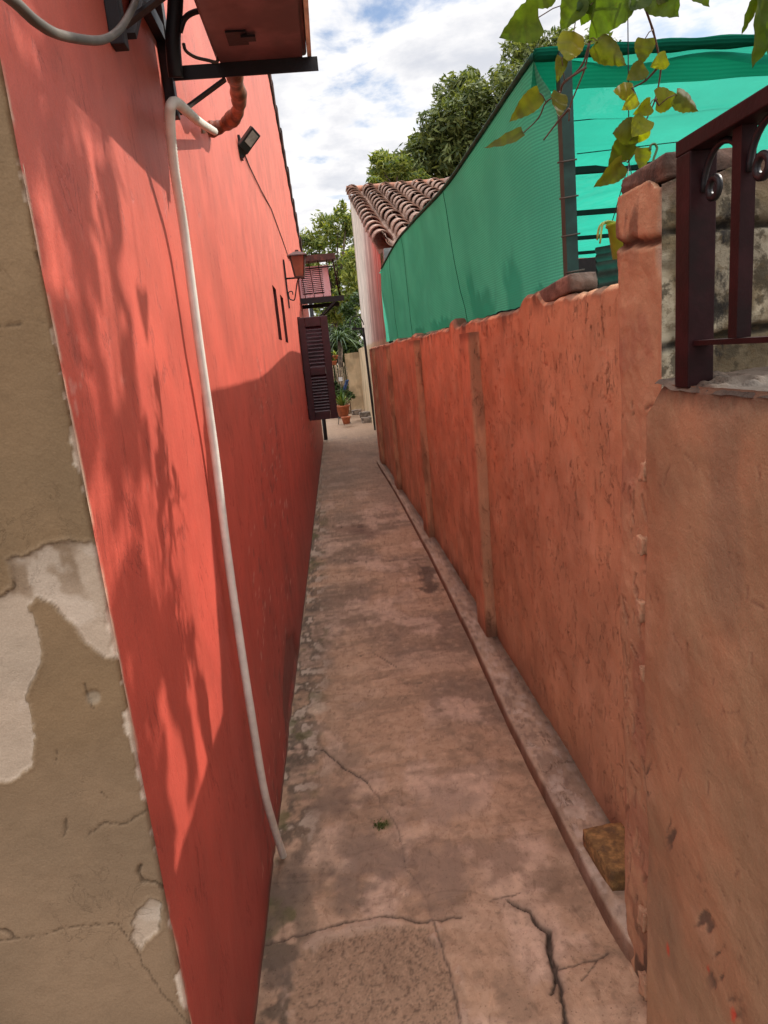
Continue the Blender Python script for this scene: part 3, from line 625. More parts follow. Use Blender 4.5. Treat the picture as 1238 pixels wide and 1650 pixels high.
gridmesh('wall_face', np.stack([Xr, Yr, Zr], -1), m_orange, bwall, co, flip=True)
def pilaster(yn, yf, zt, prot=.056):
    nz_ = 120; zz_ = np.linspace(.02, zt, nz_)
    prof_ = [(rwx(yf) + .03, yf)] + [(rwx(yf) - prot, yf - .015)] + [(rwx(yn) - prot, yf + (yn - yf) * s) for s in np.linspace(.15, .9, 8)] + [(rwx(yn) - prot + .006, yn + .003)] + [(rwx(yn) - prot + .012 + s * (prot), yn) for s in np.linspace(0, 1, 14)]
    PX = np.array([q[0] for q in prof_])[None].repeat(nz_, 0); PY = np.array([q[1] for q in prof_])[None].repeat(nz_, 0); PZ = zz_[:, None].repeat(len(prof_), 1)
    q_ = fbm(PX * 20 + PY * 20, PZ * 6, 121 + int(yn * 3), 4) - .5
    PX = PX - .016 * (fbm(PZ * 5, PZ * 0 + yn, 122, 4) - .5) + .006 * q_; PY = PY - .012 * q_
    PX[:, -2:] += .02; PY[:, -1] += .02
    pc = C3(PX.shape, (.58, .34, .20)); pc = lerp(pc, (.32, .17, .10), sst(.45, .65, fbm(PX * 12 + PY * 12, PZ * 3, 123, 4)) * .7)
    pc[:, :10] = lerp(C3(PX.shape, (.69, .35, .21)), (.55, .28, .165), sst(.45, .65, fbm(PX * 12 + PY * 9, PZ * 3, 124, 4)) * .6)[:, :10]  # alley face brighter, near face browner: light and shade painted in
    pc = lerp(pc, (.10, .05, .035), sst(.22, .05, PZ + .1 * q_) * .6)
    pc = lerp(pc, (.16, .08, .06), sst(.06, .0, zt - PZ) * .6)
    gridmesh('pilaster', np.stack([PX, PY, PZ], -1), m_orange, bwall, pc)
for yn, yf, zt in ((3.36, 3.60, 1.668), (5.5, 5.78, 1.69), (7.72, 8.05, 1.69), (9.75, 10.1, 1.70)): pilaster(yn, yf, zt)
# block lying on the coping by the net pole
def lump(c, s, seed, rough=.18, sub=3, R=None):
    import bmesh
    bm = bmesh.new(); bmesh.ops.create_cube(bm, size=2.); bmesh.ops.subdivide_edges(bm, edges=bm.edges[:], cuts=7, use_grid_fill=True)
    V = np.array([v.co[:] for v in bm.verts]); V2 = V / np.maximum(1e-6, np.linalg.norm(V, axis=1, keepdims=True)) * 1.35; V = V * .88 + V2 * .12
    nn = fbm(V[:, 0] * 2 + V[:, 2] * 1.3 + seed, V[:, 1] * 2 - V[:, 2] * 1.1, seed, 4) - .5; V = V * (1 + rough * 2 * nn)[:, None]
    V = V * np.array(s) / 1.05
    if R is not None: V = V @ np.array(R).T
    V += np.array(c); f = [tuple(v.index for v in fc.verts) for fc in bm.faces]; bm.free()
    return V, f
mb = MB(); mb.add(*lump((.80, 2.27, 1.752), (.045, .17, .028), 3, .035, R=Matrix.Rotation(rad(-4), 3, 'X')), True)
tag(mb.build('block', m_block), 'weathered grey block lying on top of the orange wall by the net post', 'block')
bp = atz(972, 1392, .06); mb = MB(); mb.add(*lump((.690, 1.665, .092), (.066, .100, .034), 8, .035, R=Matrix.Rotation(rad(4), 3, 'Z')), True)
tag(mb.build('brick', m_brick), 'mossy brown brick lying on the kerb at the foot of the right pillar', 'brick')

# ------------------------------------------------------------------ cross wall (pillar end)
cw = thing('garden_wall', 'dirty whitewashed cross wall with broken orange pillar end behind the iron railing', 'wall', (.7, 1.33, 0))
def rough_box(name, x0, x1, y0, y1, z0, zt, mat_, colf, parent, disp=.008, step=.006, seed=0, topn=.02, faces='WSNT'):
    mb_l = []
    def emit(U, Vv, fn, nm, flip):
        Ug, Vg = np.meshgrid(U, Vv); P = fn(Ug, Vg); gridmesh(nm, P[0], mat_, parent, P[1], flip=flip)
    return emit
# west (alley) face of the pillar
zz_ = np.arange(-.03, 1.885, .0055); ys_ = np.arange(1.235, 1.4401, .005)
Yp, Zp = np.meshgrid(ys_, zz_)
tp = 1.875 + .02 * (fbm(ys_ * 18, ys_ * 0, 131, 3) - .5) - .03 * sst(1.33, 1.24, ys_); Zp = np.minimum(Zp, tp[None])
dp_ = .014 * (fbm(Yp * 6, Zp * 3, 132, 4) - .5) + .007 * (fbm(Yp * 30, Zp * 22, 133, 4) - .5) + .006 * (fbm(Zp * 9, Zp * 0, 134, 3) - .5)
jn = np.abs(Zp - (1.765 + .05 * (Yp - 1.33) * 2 + .012 * (fbm(Yp * 30, Yp * 0, 135) - .5))); gk = sst(.012, .003, jn); dp_ -= .014 * gk
dp_ += 0
cp = C3(Yp.shape, (.48, .27, .155)); cp = lerp(cp, (.36, .16, .10), sst(.47, .65, fbm(Yp * 12, Zp * 7, 136, 5)) * .6); cp = lerp(cp, (.06, .035, .025), gk * .9)
skp, lpp = strokes(Yp, Zp, 160, 1.24, 1.43, .1, 1.86, .015, .06, .004); dp_ += .002 * lpp - .007 * skp; cp = lerp(cp, (.20, .09, .06), skp * .7)
pal = sst(.012, 0, (Yp - 1.235) - .05 * (fbm(Zp * 8, Yp * 8, 137, 4) - .35)) * sst(1.45, 1.6, Zp); cp = lerp(cp, (.50, .42, .33), pal * .8); dp_ -= .01 * pal
dk_ = sst(.5, .62, fbm(Yp * 20, Zp * 9, 138, 4)) * sst(1.70, 1.80, Zp) * .6 + sst(.3, .02, Zp) * sst(.42, .58, fbm(Yp * 20, Zp * 10, 139, 4)); cp = lerp(cp, (.06, .04, .03), np.clip(dk_, 0, .85))
nt_ = 1.44 - Yp; dp_ *= sst(1.235, 1.262, Yp)
XP = .615 - dp_ + .003 * sst(.02, 0, nt_); XP[-3:] += .01; 
# wrap: add return faces to the south (whitewash) and top, north
gridmesh('pillar_face', np.stack([XP, Yp, Zp], -1), m_near, cw, cp, flip=True)
xs2 = np.concatenate([np.arange(.612, 1.3, .0055), np.arange(1.32, 3.2, .06)]); zz2 = np.arange(-.03, 1.93, .006)
Xs, Zs = np.meshgrid(xs2, zz2); tps = np.interp(xs2, [.61, .72, .8, 1.2, 3.2], [1.85, 1.86, 1.885, 1.92, 1.92]) + .016 * (fbm(xs2 * 18, xs2 * 0, 141, 4) - .5); Zs = np.minimum(Zs, tps[None])
ds = .016 * (fbm(Xs * 7, Zs * 7, 142, 4) - .5) + .008 * (fbm(Xs * 30, Zs * 30, 143, 4) - .5)
j = np.minimum(np.abs(Zs - (1.762 + .008 * np.sin(Xs * 11))), np.abs(Zs - (1.575 + .012 * np.sin(Xs * 9)))); gk = sst(.012, .003, j + .008 * (fbm(Xs * 25, Zs * 25, 145) - .4)); ds -= .022 * gk
cs = C3(Xs.shape, (.50, .43, .30)); cs = lerp(cs, (.15, .105, .045), sst(.40, .56, fbm(Xs * 16, Zs * 11, 146, 5)) * .85)
mold = sst(.48, .58, fbm(Xs * 13, Zs * 14, 147, 5) + .16 * sst(1.74, 1.86, Zs) + .12 * sst(1.6, 1.53, Zs)); cs = lerp(cs, (.05, .04, .028), mold * .45); cs = lerp(cs, (.02, .016, .012), gk * .9)
tpk = sst(1.80, 1.86, Zs + .03 * (fbm(Xs * 14, Zs * 10, 148, 3) - .5)); cs = lerp(cs, (.12, .06, .042), tpk * .8)
ds *= sst(.612, .65, Xs)
gridmesh('whitewashed_face', np.stack([Xs, 1.235 - ds, Zs], -1), m_wash, cw, cs)
mb = MB(); 
tb = np.linspace(.645, 3.2, 60); 
mb.add([(x, 1.235, np.interp(x, xs2, tps)) for x in tb] + [(x, 1.435, np.interp(x, xs2, tps) + .012) for x in tb] + [(x, 1.44, -.03) for x in tb], [(i, i + 1, 61 + i, 60 + i) for i in range(59)] + [(60 + i, 61 + i, 121 + i, 120 + i) for i in range(59)])
mb.build('coping', m_block, cw)
mb = MB(); mb.add(*lump((.70, 1.34, 1.878), (.080, .10, .022), 31, .05), True); mb.build('loose_coping_brick', plain('old_coping_brick', (.12, .07, .05), .95, 0, .4, 20, bump=1., dirt=(.03, .026, .022)), cw)

# ------------------------------------------------------------------ low front wall with sill
nw = thing('low_wall', 'low brownish orange wall with grimy sill under the iron railing at the right edge', 'wall', (.6, .9, 0))
ys_ = np.arange(.25, 1.2601, .0045); zz_ = np.concatenate([np.linspace(-.03, .45, 60), np.arange(.455, 1.5051, .0045)])
Yn, Zn = np.meshgrid(ys_, zz_)
edgeY = 1.262 - .016 * (fbm(zz_ * 11, zz_ * 0, 151, 4) - .5) - .07 * sst(1.40, 1.5, zz_) - .012 * (fbm(zz_ * 40, zz_ * 0, 152, 3) - .5)
Yn = Yn - (1.26 - edgeY)[:, None] * sst(1.05, 1.26, Yn)
dn = .014 * (fbm(Yn * 4, Zn * 4, 153, 4) - .5) + .004 * (fbm(Yn * 16, Zn * 14, 154, 4) - .5)
cn = C3(Yn.shape, (.35, .205, .115)); cn = lerp(cn, (.40, .195, .105), sst(.46, .66, fbm(Yn * 4, Zn * 4 + 4, 155, 4)) * .7); cn = lerp(cn, (.27, .165, .10), sst(.50, .68, fbm(Yn * 5, Zn * 3, 156, 5)) * .7); cn = lerp(cn, (.47, .28, .17), sst(.58, .72, fbm(Yn * 8, Zn * 8, 157, 5)) * .4)
sk, lp = strokes(Yn, Zn, 190, .6, 1.24, .45, 1.48, .004, .045, .0014, slant=.9, ani=.6); dn += .0006 * lp - .0025 * sk; cn = lerp(cn, (.20, .10, .065), sk * .55)
dd = dline(Yn + .05 * (fbm(Yn * 12, Zn * 12, 158) - .5), Zn, [(1.2, .66), (1.05, .56), (.95, .48), (.9, .40)]); blot = sst(.075, .02, dd + .03 * (fbm(Yn * 25, Zn * 14, 159, 4) - .5))
fk = fbm(Yn * 55, Zn * 22, 160, 3); fk2 = fbm(Yn * 40 + Zn * 22, Zn * 13, 167, 4); cn = lerp(cn, (.09, .06, .045), blot * sst(.62, .70, fk2) * .8); dn -= .003 * blot * sst(.60, .70, fk2)
for q in ((1078, 1530, .018), (1142, 1562, .009), (1182, 1635, .014)):
    c_ = atx(q[0], q[1], .58); k = sst(q[2], q[2] * .4, np.hypot((Yn - c_[1]) * 1.8, (Zn - c_[2]) * .7) + .012 * (fk - .5)); cn = lerp(cn, (.60, .06, .03), k * .8)
band = sst(.045, .0, 1.505 - Zn - .025 * (fbm(Yn * 30, Zn * 10, 161, 4) - .3)); cn = lerp(cn, (.10, .06, .04), band * .8); dn -= .008 * band * (fbm(Yn * 40, Zn * 20, 162, 3))
rnd = sst(1.225, 1.26, Yn)
XN = .580 - dn + .02 * rnd ** 2; XN[-2:] += .004
gridmesh('wall_face', np.stack([XN, Yn, Zn], -1), m_near, nw, cn, flip=True)
mb = MB()     # end return toward the pillar
zz3 = np.linspace(-.03, 1.5, 120); e3 = np.interp(zz3, zz_, edgeY)
mb.add([(.598, y - .002, z) for y, z in zip(e3, zz3)] + [(.67, y + .012, z) for y, z in zip(e3, zz3)], [(i, i + 1, 121 + i, 120 + i) for i in range(119)], True); mb.build('end_return', plain('orange_return', (.5, .21, .13), .9, 0, .3, 20, bump=.6), nw)
xs3 = np.linspace(.583, .85, 60); ys3 = np.arange(.25, 1.205, .006); Xt, Yt = np.meshgrid(xs3, ys3)
Zt = 1.503 + .010 * (fbm(Xt * 18, Yt * 18, 163, 5) - .5) + .012 * sst(.62, .72, fbm(Xt * 12, Yt * 14, 164, 3)) + .02 * sst(1.14, 1.20, Yt) * .5 - .008 * sst(.592, .583, Xt)
cs_ = C3(Xt.shape, (.10, .075, .055)); cs_ = lerp(cs_, (.06, .045, .035), sst(.46, .6, fbm(Xt * 14, Yt * 14, 165, 5)) * .8); cs_ = lerp(cs_, (.18, .13, .095), sst(.60, .7, fbm(Xt * 20, Yt * 20, 166, 4)) * .6)
si = gridmesh('sill', np.stack([Xt, Yt, Zt], -1), m_orange, nw, cs_)
for i, (px, py, s_) in enumerate(((1031, 762, .016), (1028, 880, .015), (1026, 985, .017), (1030, 1088, .013), (1030, 1482, .02), (1032, 1592, .022))):
    c_ = atx(px, py, .594); mb = MB(); mb.add(*lump((c_[0] + .020, c_[1] + .002, c_[2]), (.016, s_ * .8, s_ * 1.25), 40 + i, .32), True)
    mb.build('stone', plain('plastered_stone', (.46, .255, .15), .95, 0, .2, 25, bump=.8), nw)

# ------------------------------------------------------------------ railing
rl = thing('railing', 'dark maroon iron railing with round scroll ornaments on the low wall', 'railing', (.61, .9, 1.51))
RX = .607
mb = MB(); mb.box((RX - .022, 1.090, 1.50), (RX + .022, 1.134, 1.862)); mb.build('corner_post', m_maroon, rl, bevel=.002)
mb = MB(); mb.box((RX - .022, .3, 1.862), (RX + .022, 1.136, 1.886)); mb.build('top_rail', m_maroon, rl, bevel=.002)
mb = MB(); mb.box((RX - .014, .3, 1.568), (RX + .014, 1.0895, 1.576)); mb.build('bottom_rail', m_maroon, rl)
for k in range(6):
    y = .985 - k * .118
    mb = MB(); mb.box((RX - .011, y - .011, 1.5765), (RX + .011, y + .011, 1.861)); mb.build('bar', m_maroon, rl)
def ring(c, r, t=.006):
    return [(c[0], c[1] + r * math.cos(a), c[2] + r * math.sin(a)) for a in np.linspace(0, 2 * math.pi, 25)]
for k in range(6):
    y = 1.038 - k * .118
    mb = MB()
    mb.tube(ring((RX, y + .022, 1.80), .014), .006, 6, False)
    mb.tube([(RX, y + .052 * math.cos(a), 1.80 + .058 * math.sin(a)) for a in np.linspace(0, math.pi, 16)], .005, 6); mb.build('scroll', m_black, rl)

# ------------------------------------------------------------------ shade net shelter
sn = thing('shade_shelter', 'green shade net shelter on posts rising behind the orange wall', 'shelter', (.85, 2.38, 0))
PXp = np.array([.84, 2.36])
pt, pb = aty(903, 96, 2.38), aty(924, 462, 2.38)
mb = MB(); mb.bar((pb[0] + .012, 2.385, 0), (pt[0] + .012, 2.385, pt[2] + .02), .04, .04, (0, 1, 0)); mb.build('post', plain('dark_green_post', (.012, .055, .045), .6), sn)
for a, b_ in (((.84, 8.9, 0), (.80, 8.9, 2.6)), ((4.6, 2.4, 0), (4.6, 2.4, 2.5)), ((4.6, 8.9, 0), (4.6, 8.9, 2.6))): MB().bar(a, b_, .05, .05, (0, 1, 0)).build('post', m_black, sn)
# side net, interpolated between its top hem and its foot on the wall
tops = [aty(862, 87, 2.40), aty(838, 122, 2.55), aty(720, 300, 4.02), aty(672, 350, 5.3), aty(640, 386, 6.8), aty(611, 440, 8.9)]
feet = [(pb[0], 2.38, 1.755), (.845, 2.7, 1.75), (.825, 3.9, 1.745), (.815, 5.3, 1.745), (.79, 6.8, 1.745), (.75, 8.9, 1.76)]
ts = [0, .07, .32, .54, .78, 1.]
tu = np.concatenate([np.linspace(0, .3, 130), np.linspace(.305, 1, 110)]); nv = 70
def ip3(L): L = np.array([np.array(q) for q in L]); return np.stack([np.interp(tu, ts, L[:, k]) for k in range(3)], 1)
def sm1(a, w=9):
    k = np.ones(w) / w; return np.stack([np.convolve(np.pad(a[:, i], w // 2, mode='edge'), k, 'valid') for i in range(3)], 1)
T, Bm = sm1(ip3(tops), 25), ip3(feet)
vv = np.linspace(0, 1, nv)[:, None, None]; PN = Bm[None] * (1 - vv) + T[None] * vv
tg = tu[None].repeat(nv, 0); vg = vv[..., 0].repeat(len(tu), 1)
# near hem follows the post
kf_ = sst(.06, 0, tg); pe = pb + (pt - pb) * vg[..., None]
k2 = kf_ * sst(1.0, .72, vg); PN[..., 0] = PN[..., 0] * (1 - k2) + (pe[..., 0] - .004) * k2; PN[..., 1] += .0 
PN[..., 0] += .020 * (fbm(tg * 12, vg * 2, 171, 4) - .5) * sst(0, .1, vg) * sst(1, .9, vg) + .010 * np.sin(tg * 34 + vg * 1.5) * sst(0, .3, vg) * sst(1, .8, vg)
PN[..., 2] += .018 * (fbm(tg * 30, vg * 0, 172, 3) - .5) * (1 - vg) + .004 * (fbm(tg * 20, vg * 0, 173, 3) - .5) * vg
yq = PN[..., 1]; stn = np.zeros(tg.shape)
for y0_, w_, h_ in ((2.62, .20, .05), (3.02, .16, .30), (3.62, .28, .22), (3.78, .07, .42), (4.9, .5, .10), (6.0, .3, .06)):
    stn = np.maximum(stn, sst(1.1, .6, np.abs(yq - y0_) / w_ + .5 * (fbm(tg * 60, vg * 9, 176, 4) - .5)) * sst(h_, h_ * .6, vg + .16 * (fbm(tg * 90, vg * 6, 175, 4) - .5)))
gridmesh('side_net', PN, m_netside, sn, attrs={'Stain': stn})
# seams sewn down the net
for tt in (.335, .72, .86):
    i = np.argmin(np.abs(tu - tt)); MB().tube([Vector(PN[k, i]) - Vector((.004, 0, 0)) for k in range(0, nv, 3)], .0018, 5).build('seam', m_nethem, sn)
mb = MB(); mb.tube([Vector(PN[-1, i]) for i in range(0, len(tu), 6)], .012, 6); mb.build('side_hem', plain('dark_hem', (.022, .10, .075), .8, spec=.1), sn)
# top rail along the near edge with net rolled over it, hanging valance
c0_ = PN[-1, 0]; rx = np.linspace(0, 1, 90)
ra = np.array(aty(862, 87, 2.40)); rb = np.array(aty(1238, 62, 2.44)); rb = ra + (rb - ra) * 3.2
rail = ra[None] + (rb - ra)[None] * rx[:, None]; rail[:, 2] += -.004 + .003 * np.sin(rx * 9)
mb = MB(); mb.tube([Vector(q) for q in rail], [.020 + .0025 * math.sin(i * .9) for i in range(90)], 8); mb.build('front_rail', m_nethem, sn)
va = np.linspace(0, 1, 12)[:, None]; sag = .082 + .010 * np.sin(rx * 6 + .5) 
VP = np.stack([rail[None, :, 0] + 0 * va, rail[None, :, 1] + .01 + .05 * va + .004 * np.sin(rx * 60)[None] * va, rail[None, :, 2] - va * sag[None]], -1)
gridmesh('valance', VP, netmat('valance_net', (.03, .36, .24), (.02, .45, .30), .6, .03, 30), sn)
# roof net
xr = np.concatenate([np.linspace(.87, 3, 110), np.linspace(3.1, 6, 20)]); yr_ = np.linspace(2.42, 8.86, 180); XR, YR = np.meshgrid(xr, yr_)
ZR = 2.47 + .02 * (YR - 2.4) + .09 * (fbm(XR * 1.1, YR * .8, 181, 3) - .5) + .015 * np.sin((XR * 1.4 + YR) * 7 + 3 * fbm(XR * 1.5, YR * 1.5, 183)) * fbm(XR, YR, 182) - .05 * np.abs(np.sin((YR - 2.4) * 1.3))
TL = np.stack([np.interp(yr_, T[:, 1], T[:, k]) for k in (0, 2)], 1); XR = XR - .87 + (TL[:, 0] - .004)[:, None]; kb = sst(.35, 0., XR - TL[:, :1]); ZR = ZR * (1 - kb) + (TL[:, 1:] - .012) * kb
gridmesh('roof_net', np.stack([XR, YR, ZR], -1), m_netroof, sn)
for y in (3.60, 4.92, 6.3, 7.6):
    mb = MB(); z = 2.40 + .02 * (y - 2.4) - .02; mb.bar((.90, y, z + .01), (6, y, z - .02), .03, .032); mb.build('beam', m_black, sn)
mb = MB()
for k, (px, py) in enumerate(((908, 262), (911, 320), (914, 381), (921, 439))):
    c_ = aty(px + 4, py, 2.36); MB().tube([(c_[0] - .03, 2.355, c_[2]), (c_[0] + .035, 2.355, c_[2] + .006)], .003, 5).build('tie_wire', m_grey, sn)
mb = MB()
for a, b_ in (((925, 195), (1238, 162)), ((930, 248), (1150, 222))):
    MB().tube([Vector(aty(*a, 2.9)), Vector(aty(*b_, 2.9))], .002, 5).build('support_wire', m_black, sn)

# yard things behind the wall
sh_ = thing('shed', 'dark open shed at the back of the yard under the green net', 'shed', (3.4, 9.4, 0))
mb = MB(); mb.box((1.6, 9.4, 0), (7, 9.48, 2.62)); mb.build('rear_wall', m_dark, sh_)
m_dt = plain('dark_timber', (.035, .016, .014), .9)
for i in range(9): MB().box((1.75 + i * .22, 9.3, 0), (1.79 + i * .22, 9.34, 2.25)).build('post', m_dt, sh_)
cs2 = thing('roof_sheets', 'stack of grey corrugated sheets leaning in the yard behind the orange wall', 'sheet stack', (1.9, 5, 0))
u = np.linspace(0, 2.2, 200); v = np.linspace(0, 1, 10); UU, VV = np.meshgrid(u, v)
A = np.array(aty(958, 410, 4.6)); 
for k in range(3):
    P_ = np.stack([A[0] + UU, 4.6 + .35 * VV + .03 * k + .008 * np.sin(UU * 0), A[2] + .02 - .07 * k - VV * 1.85 + .010 * np.sin(UU * 55) * 0], -1)
    zz_s = np.linspace(0, 1, 160); U2, V2 = np.meshgrid(np.linspace(0, 2.2, 12), zz_s)
    P_ = np.stack([A[0] - .01 * k + U2, 4.58 - .35 * (1 - V2) * 0 - .3 * V2 - .03 * k + .014 * np.sin(V2 * 150), A[2] + .04 - .05 * k - V2 * 1.85 + .09 * U2], -1)
    gridmesh('sheet', P_, m_sheet, cs2)

# hanging pot and hook
hpth = thing('hanging_pot', 'lime green hanging pot on thin strings under the green net beside the pillar', 'hanging pot', tuple(aty(1006, 395, 1.9)))
pc_ = aty(1007, 362, 1.9); pr0 = .048
mb = MB(); mb.lathe((pc_[0], 1.9, pc_[2] - .085), [(.0, 0), (.033, 0), (.045, .08), (.05, .083), (.05, .09), (.044, .09), (.040, .07)], 18); mb.build('pot', m_lime, hpth)
tpk_ = Vector(aty(1014, 262, 1.9)); mb = MB()
for a in (0, 2.1, 4.2): mb.tube([(pc_[0] + .047 * math.cos(a), 1.9 + .047 * math.sin(a), pc_[2]), tpk_], .0013, 4)
mb.tube([tpk_, tpk_ + Vector((0, .0, .62))], .0015, 4); mb.build('strings', m_black, hpth)
mb = MB()
for k in range(3):
    a = 2.7 + k * .3; mb.tube(smooth([(pc_[0], 1.9, pc_[2]), (pc_[0] + .06 * math.cos(a), 1.9 + .05 * math.sin(a), pc_[2] + .01), (pc_[0] + .075 * math.cos(a), 1.9 + .06 * math.sin(a), pc_[2] - .02 - .012 * k)], 4), .0028, 5)
mb.build('trailing_plant', plain('succulent', (.35, .45, .10), .5), hpth)
hk_ = thing('hook_hanger', 'empty green plastic hook hanger with three wires in front of the green net', 'hanger', tuple(aty(1055, 245, 1.7)))
mb = MB(); q = [aty(x, y, 1.7) for x, y in ((1048, 242), (1049, 234), (1055, 232), (1059, 238), (1057, 246), (1054, 254), (1053, 262))]; mb.tube(smooth(q, 5), .0028, 6)
for x in (1050, 1055, 1061): mb.tube([Vector(aty(1054, 258, 1.7)), Vector(aty(x, 300, 1.7))], .0012, 4)
mb.build('hook', plain('green_plastic', (.05, .12, .03), .4), hk_)

# ------------------------------------------------------------------ tiled house behind
th = thing('tiled_house', 'white and pink streaked house with clay barrel tile roof beyond the green net', 'house', (.86, 13, 0))
HXw = .86; RY, RZ, EY, EZ = 16.5, 5.22, 9.75, 3.02
def rz(y): return EZ + (y - EY) * (RZ - EZ) / (RY - EY)
yh = np.linspace(9.9, RY, 330); zh = np.linspace(-.05, 5.25, 200); Yh, Zh = np.meshgrid(yh, zh); Zh = np.minimum(Zh, rz(Yh) - .05)
Xh = HXw + .02 * (fbm(Yh * 2, Zh * 1, 191, 3) - .5)
ch = C3(Yh.shape, (.80, .70, .60)); st1 = fbm(Yh * 3.0, Zh * .35, 192, 5); st2 = fbm(Yh * 11, Zh * .8, 193, 4)
pink = sst(13.6, 11.9, Yh + 1.6 * (st1 - .5)); ch = lerp(ch, (.46, .25, .21), pink * .8); redp = sst(11.4, 10.4, Yh + .6 * (Zh - 2.9) * -1 + 1.5 * (st1 - .5)); ch = lerp(ch, (.60, .10, .075), redp * .85)
ch = lerp(ch, (.27, .20, .16), sst(.48, .64, st2) * .45); ch = lerp(ch, (.72, .62, .52), sst(.56, .7, fbm(Yh * 8, Zh * .6 + 5, 194, 4)) * .6)
cream = sst(1.86, 1.82, Zh + .05 * (st1 - .5)); crc = C3(Yh.shape, (.66, .50, .31)); crc = lerp(crc, (.50, .36, .22), sst(.45, .65, fbm(Yh * 3, Zh * 2, 195, 5)) * .6); crc = lerp(crc, (.40, .33, .25), sst(.35, .0, Zh + .3 * (st1 - .5)) * .6)
ch = ch * (1 - cream[..., None]) + crc * cream[..., None]
gridmesh('wall', np.stack([Xh, Yh, Zh], -1), m_white, th, ch, flip=True)
m_end = plain('cream_end', (.55, .45, .33), .9); MB().box((HXw, RY, 0), (6, RY + .12, RZ - .1)).build('end_wall', m_end, th); MB().box((HXw + .01, 9.92, 0), (6, 10.0 - .02, EZ - .12)).build('end_wall', m_end, th)
rf = MB(); rf.add([(HXw - .03, EY, EZ - .02), (6.5, EY, EZ - .02), (6.5, RY + .05, RZ - .02), (HXw - .03, RY + .05, RZ - .02), (HXw - .03, EY, EZ - .07), (6.5, EY, EZ - .07), (6.5, RY + .05, RZ - .07), (HXw - .03, RY + .05, RZ - .07)], [(0, 1, 2, 3), (7, 6, 5, 4), (0, 4, 5, 1), (3, 7, 4, 0), (2, 6, 7, 3), (1, 5, 6, 2)])
roof = rf.build('roof', m_tile, th)
tl = MB(); sp_ = .37; nrow = 15; slope = Vector((0, RY - EY, RZ - EZ)); sl_ = slope.length; sd2 = slope.normalized(); nn2 = Vector((0, -sd2.z, sd2.y))
for cidx in range(15):
    xc = HXw + .03 + cidx * sp_
    for kind in (0, 1):
        for r in range(nrow):
            a0_ = r * sl_ / nrow; Ln = sl_ / nrow * 1.12
            jx = random.uniform(-.014, .014); jz = random.uniform(0, .012); V = []; nseg = 8
            for e_, (dd_, rr_) in enumerate(((0, .148), (Ln, .118))):
                for thk in (0, -.016):
                    for s_i in range(nseg + 1):
                        an = math.pi * s_i / nseg; r2 = rr_ + thk
                        if kind == 0: off = Vector((math.cos(an) * r2 + jx, 0, 0)) + nn2 * (math.sin(an) * r2 + .035 + (.028 if e_ == 0 else 0) + jz)
                        else: off = Vector((sp_ / 2 + math.cos(an) * r2 * 1.02 + jx, 0, 0)) + nn2 * (-math.sin(an) * r2 * .7 + .075 + (.02 if e_ == 0 else 0))
                        V.append(Vector((xc, EY - .08, EZ)) + sd2 * (a0_ + dd_) + off)
            k = nseg + 1; Fc = []
            for s_i in range(nseg):
                Fc += [(s_i, s_i + 1, 2 * k + s_i + 1, 2 * k + s_i), (k + s_i + 1, k + s_i, 3 * k + s_i, 3 * k + s_i + 1), (s_i + 1, s_i, k + s_i, k + s_i + 1)]
            Fc += [(0, 2 * k, 3 * k, k), (k - 1, 2 * k - 1, 4 * k - 1, 3 * k - 1)]
            tl.add(V, Fc, False)
tl.build('barrel_tiles', m_tile, roof)
rg_ = MB()
for i in range(14):
    x = HXw - .06 + i * .42; rg_.tube([(x, RY + .02, RZ + .075 + random.uniform(-.008, .008)), (x + .44, RY + .02, RZ + .085 + random.uniform(-.008, .008))], [.095, .08], 10)
rg_.build('ridge_tiles', m_ridge, roof)
mb = MB(); q = aty(625, 410, 9.6); mb.box((HXw + .02, 9.50, EZ - .24), (HXw + .62, 9.66, EZ - .04)); mb.build('gutter', plain('weathered_zinc', (.26, .33, .33), .5, .3, .4, 9, dirt=(.12, .09, .06)), th)

# iron gate post
gp = thing('gate_frame', 'thin black iron gate post with curved top fixed to the cream wall', 'gate frame', (.83, 14.9, 0))
mb = MB(); mb.bar((.845, 14.9, 0), (.79, 14.9, 2.2), .05, .05, (0, 1, 0)); mb.build('post', m_black, gp)
mb = MB(); mb.bar((.55, 14.9, 2.2), (.81, 14.9, 2.19), .04, .04); mb.build('crossbar', m_black, gp)
mb = MB(); mb.tube([(.66 + .15 * math.cos(a), 14.9, 2.24 + .22 * math.sin(a)) for a in np.linspace(.1, math.pi * .98, 16)], .012, 6); mb.tube([(.78, 14.9, 2.0), (.74, 14.9, 2.08), (.70, 14.9, 2.18)], .01, 6); mb.tube([(.59 + .05 * math.cos(a), 14.9, 2.28 + .07 * math.sin(a)) for a in np.linspace(-1.5, 1.6, 10)], .01, 6); mb.build('scroll', m_black, gp)
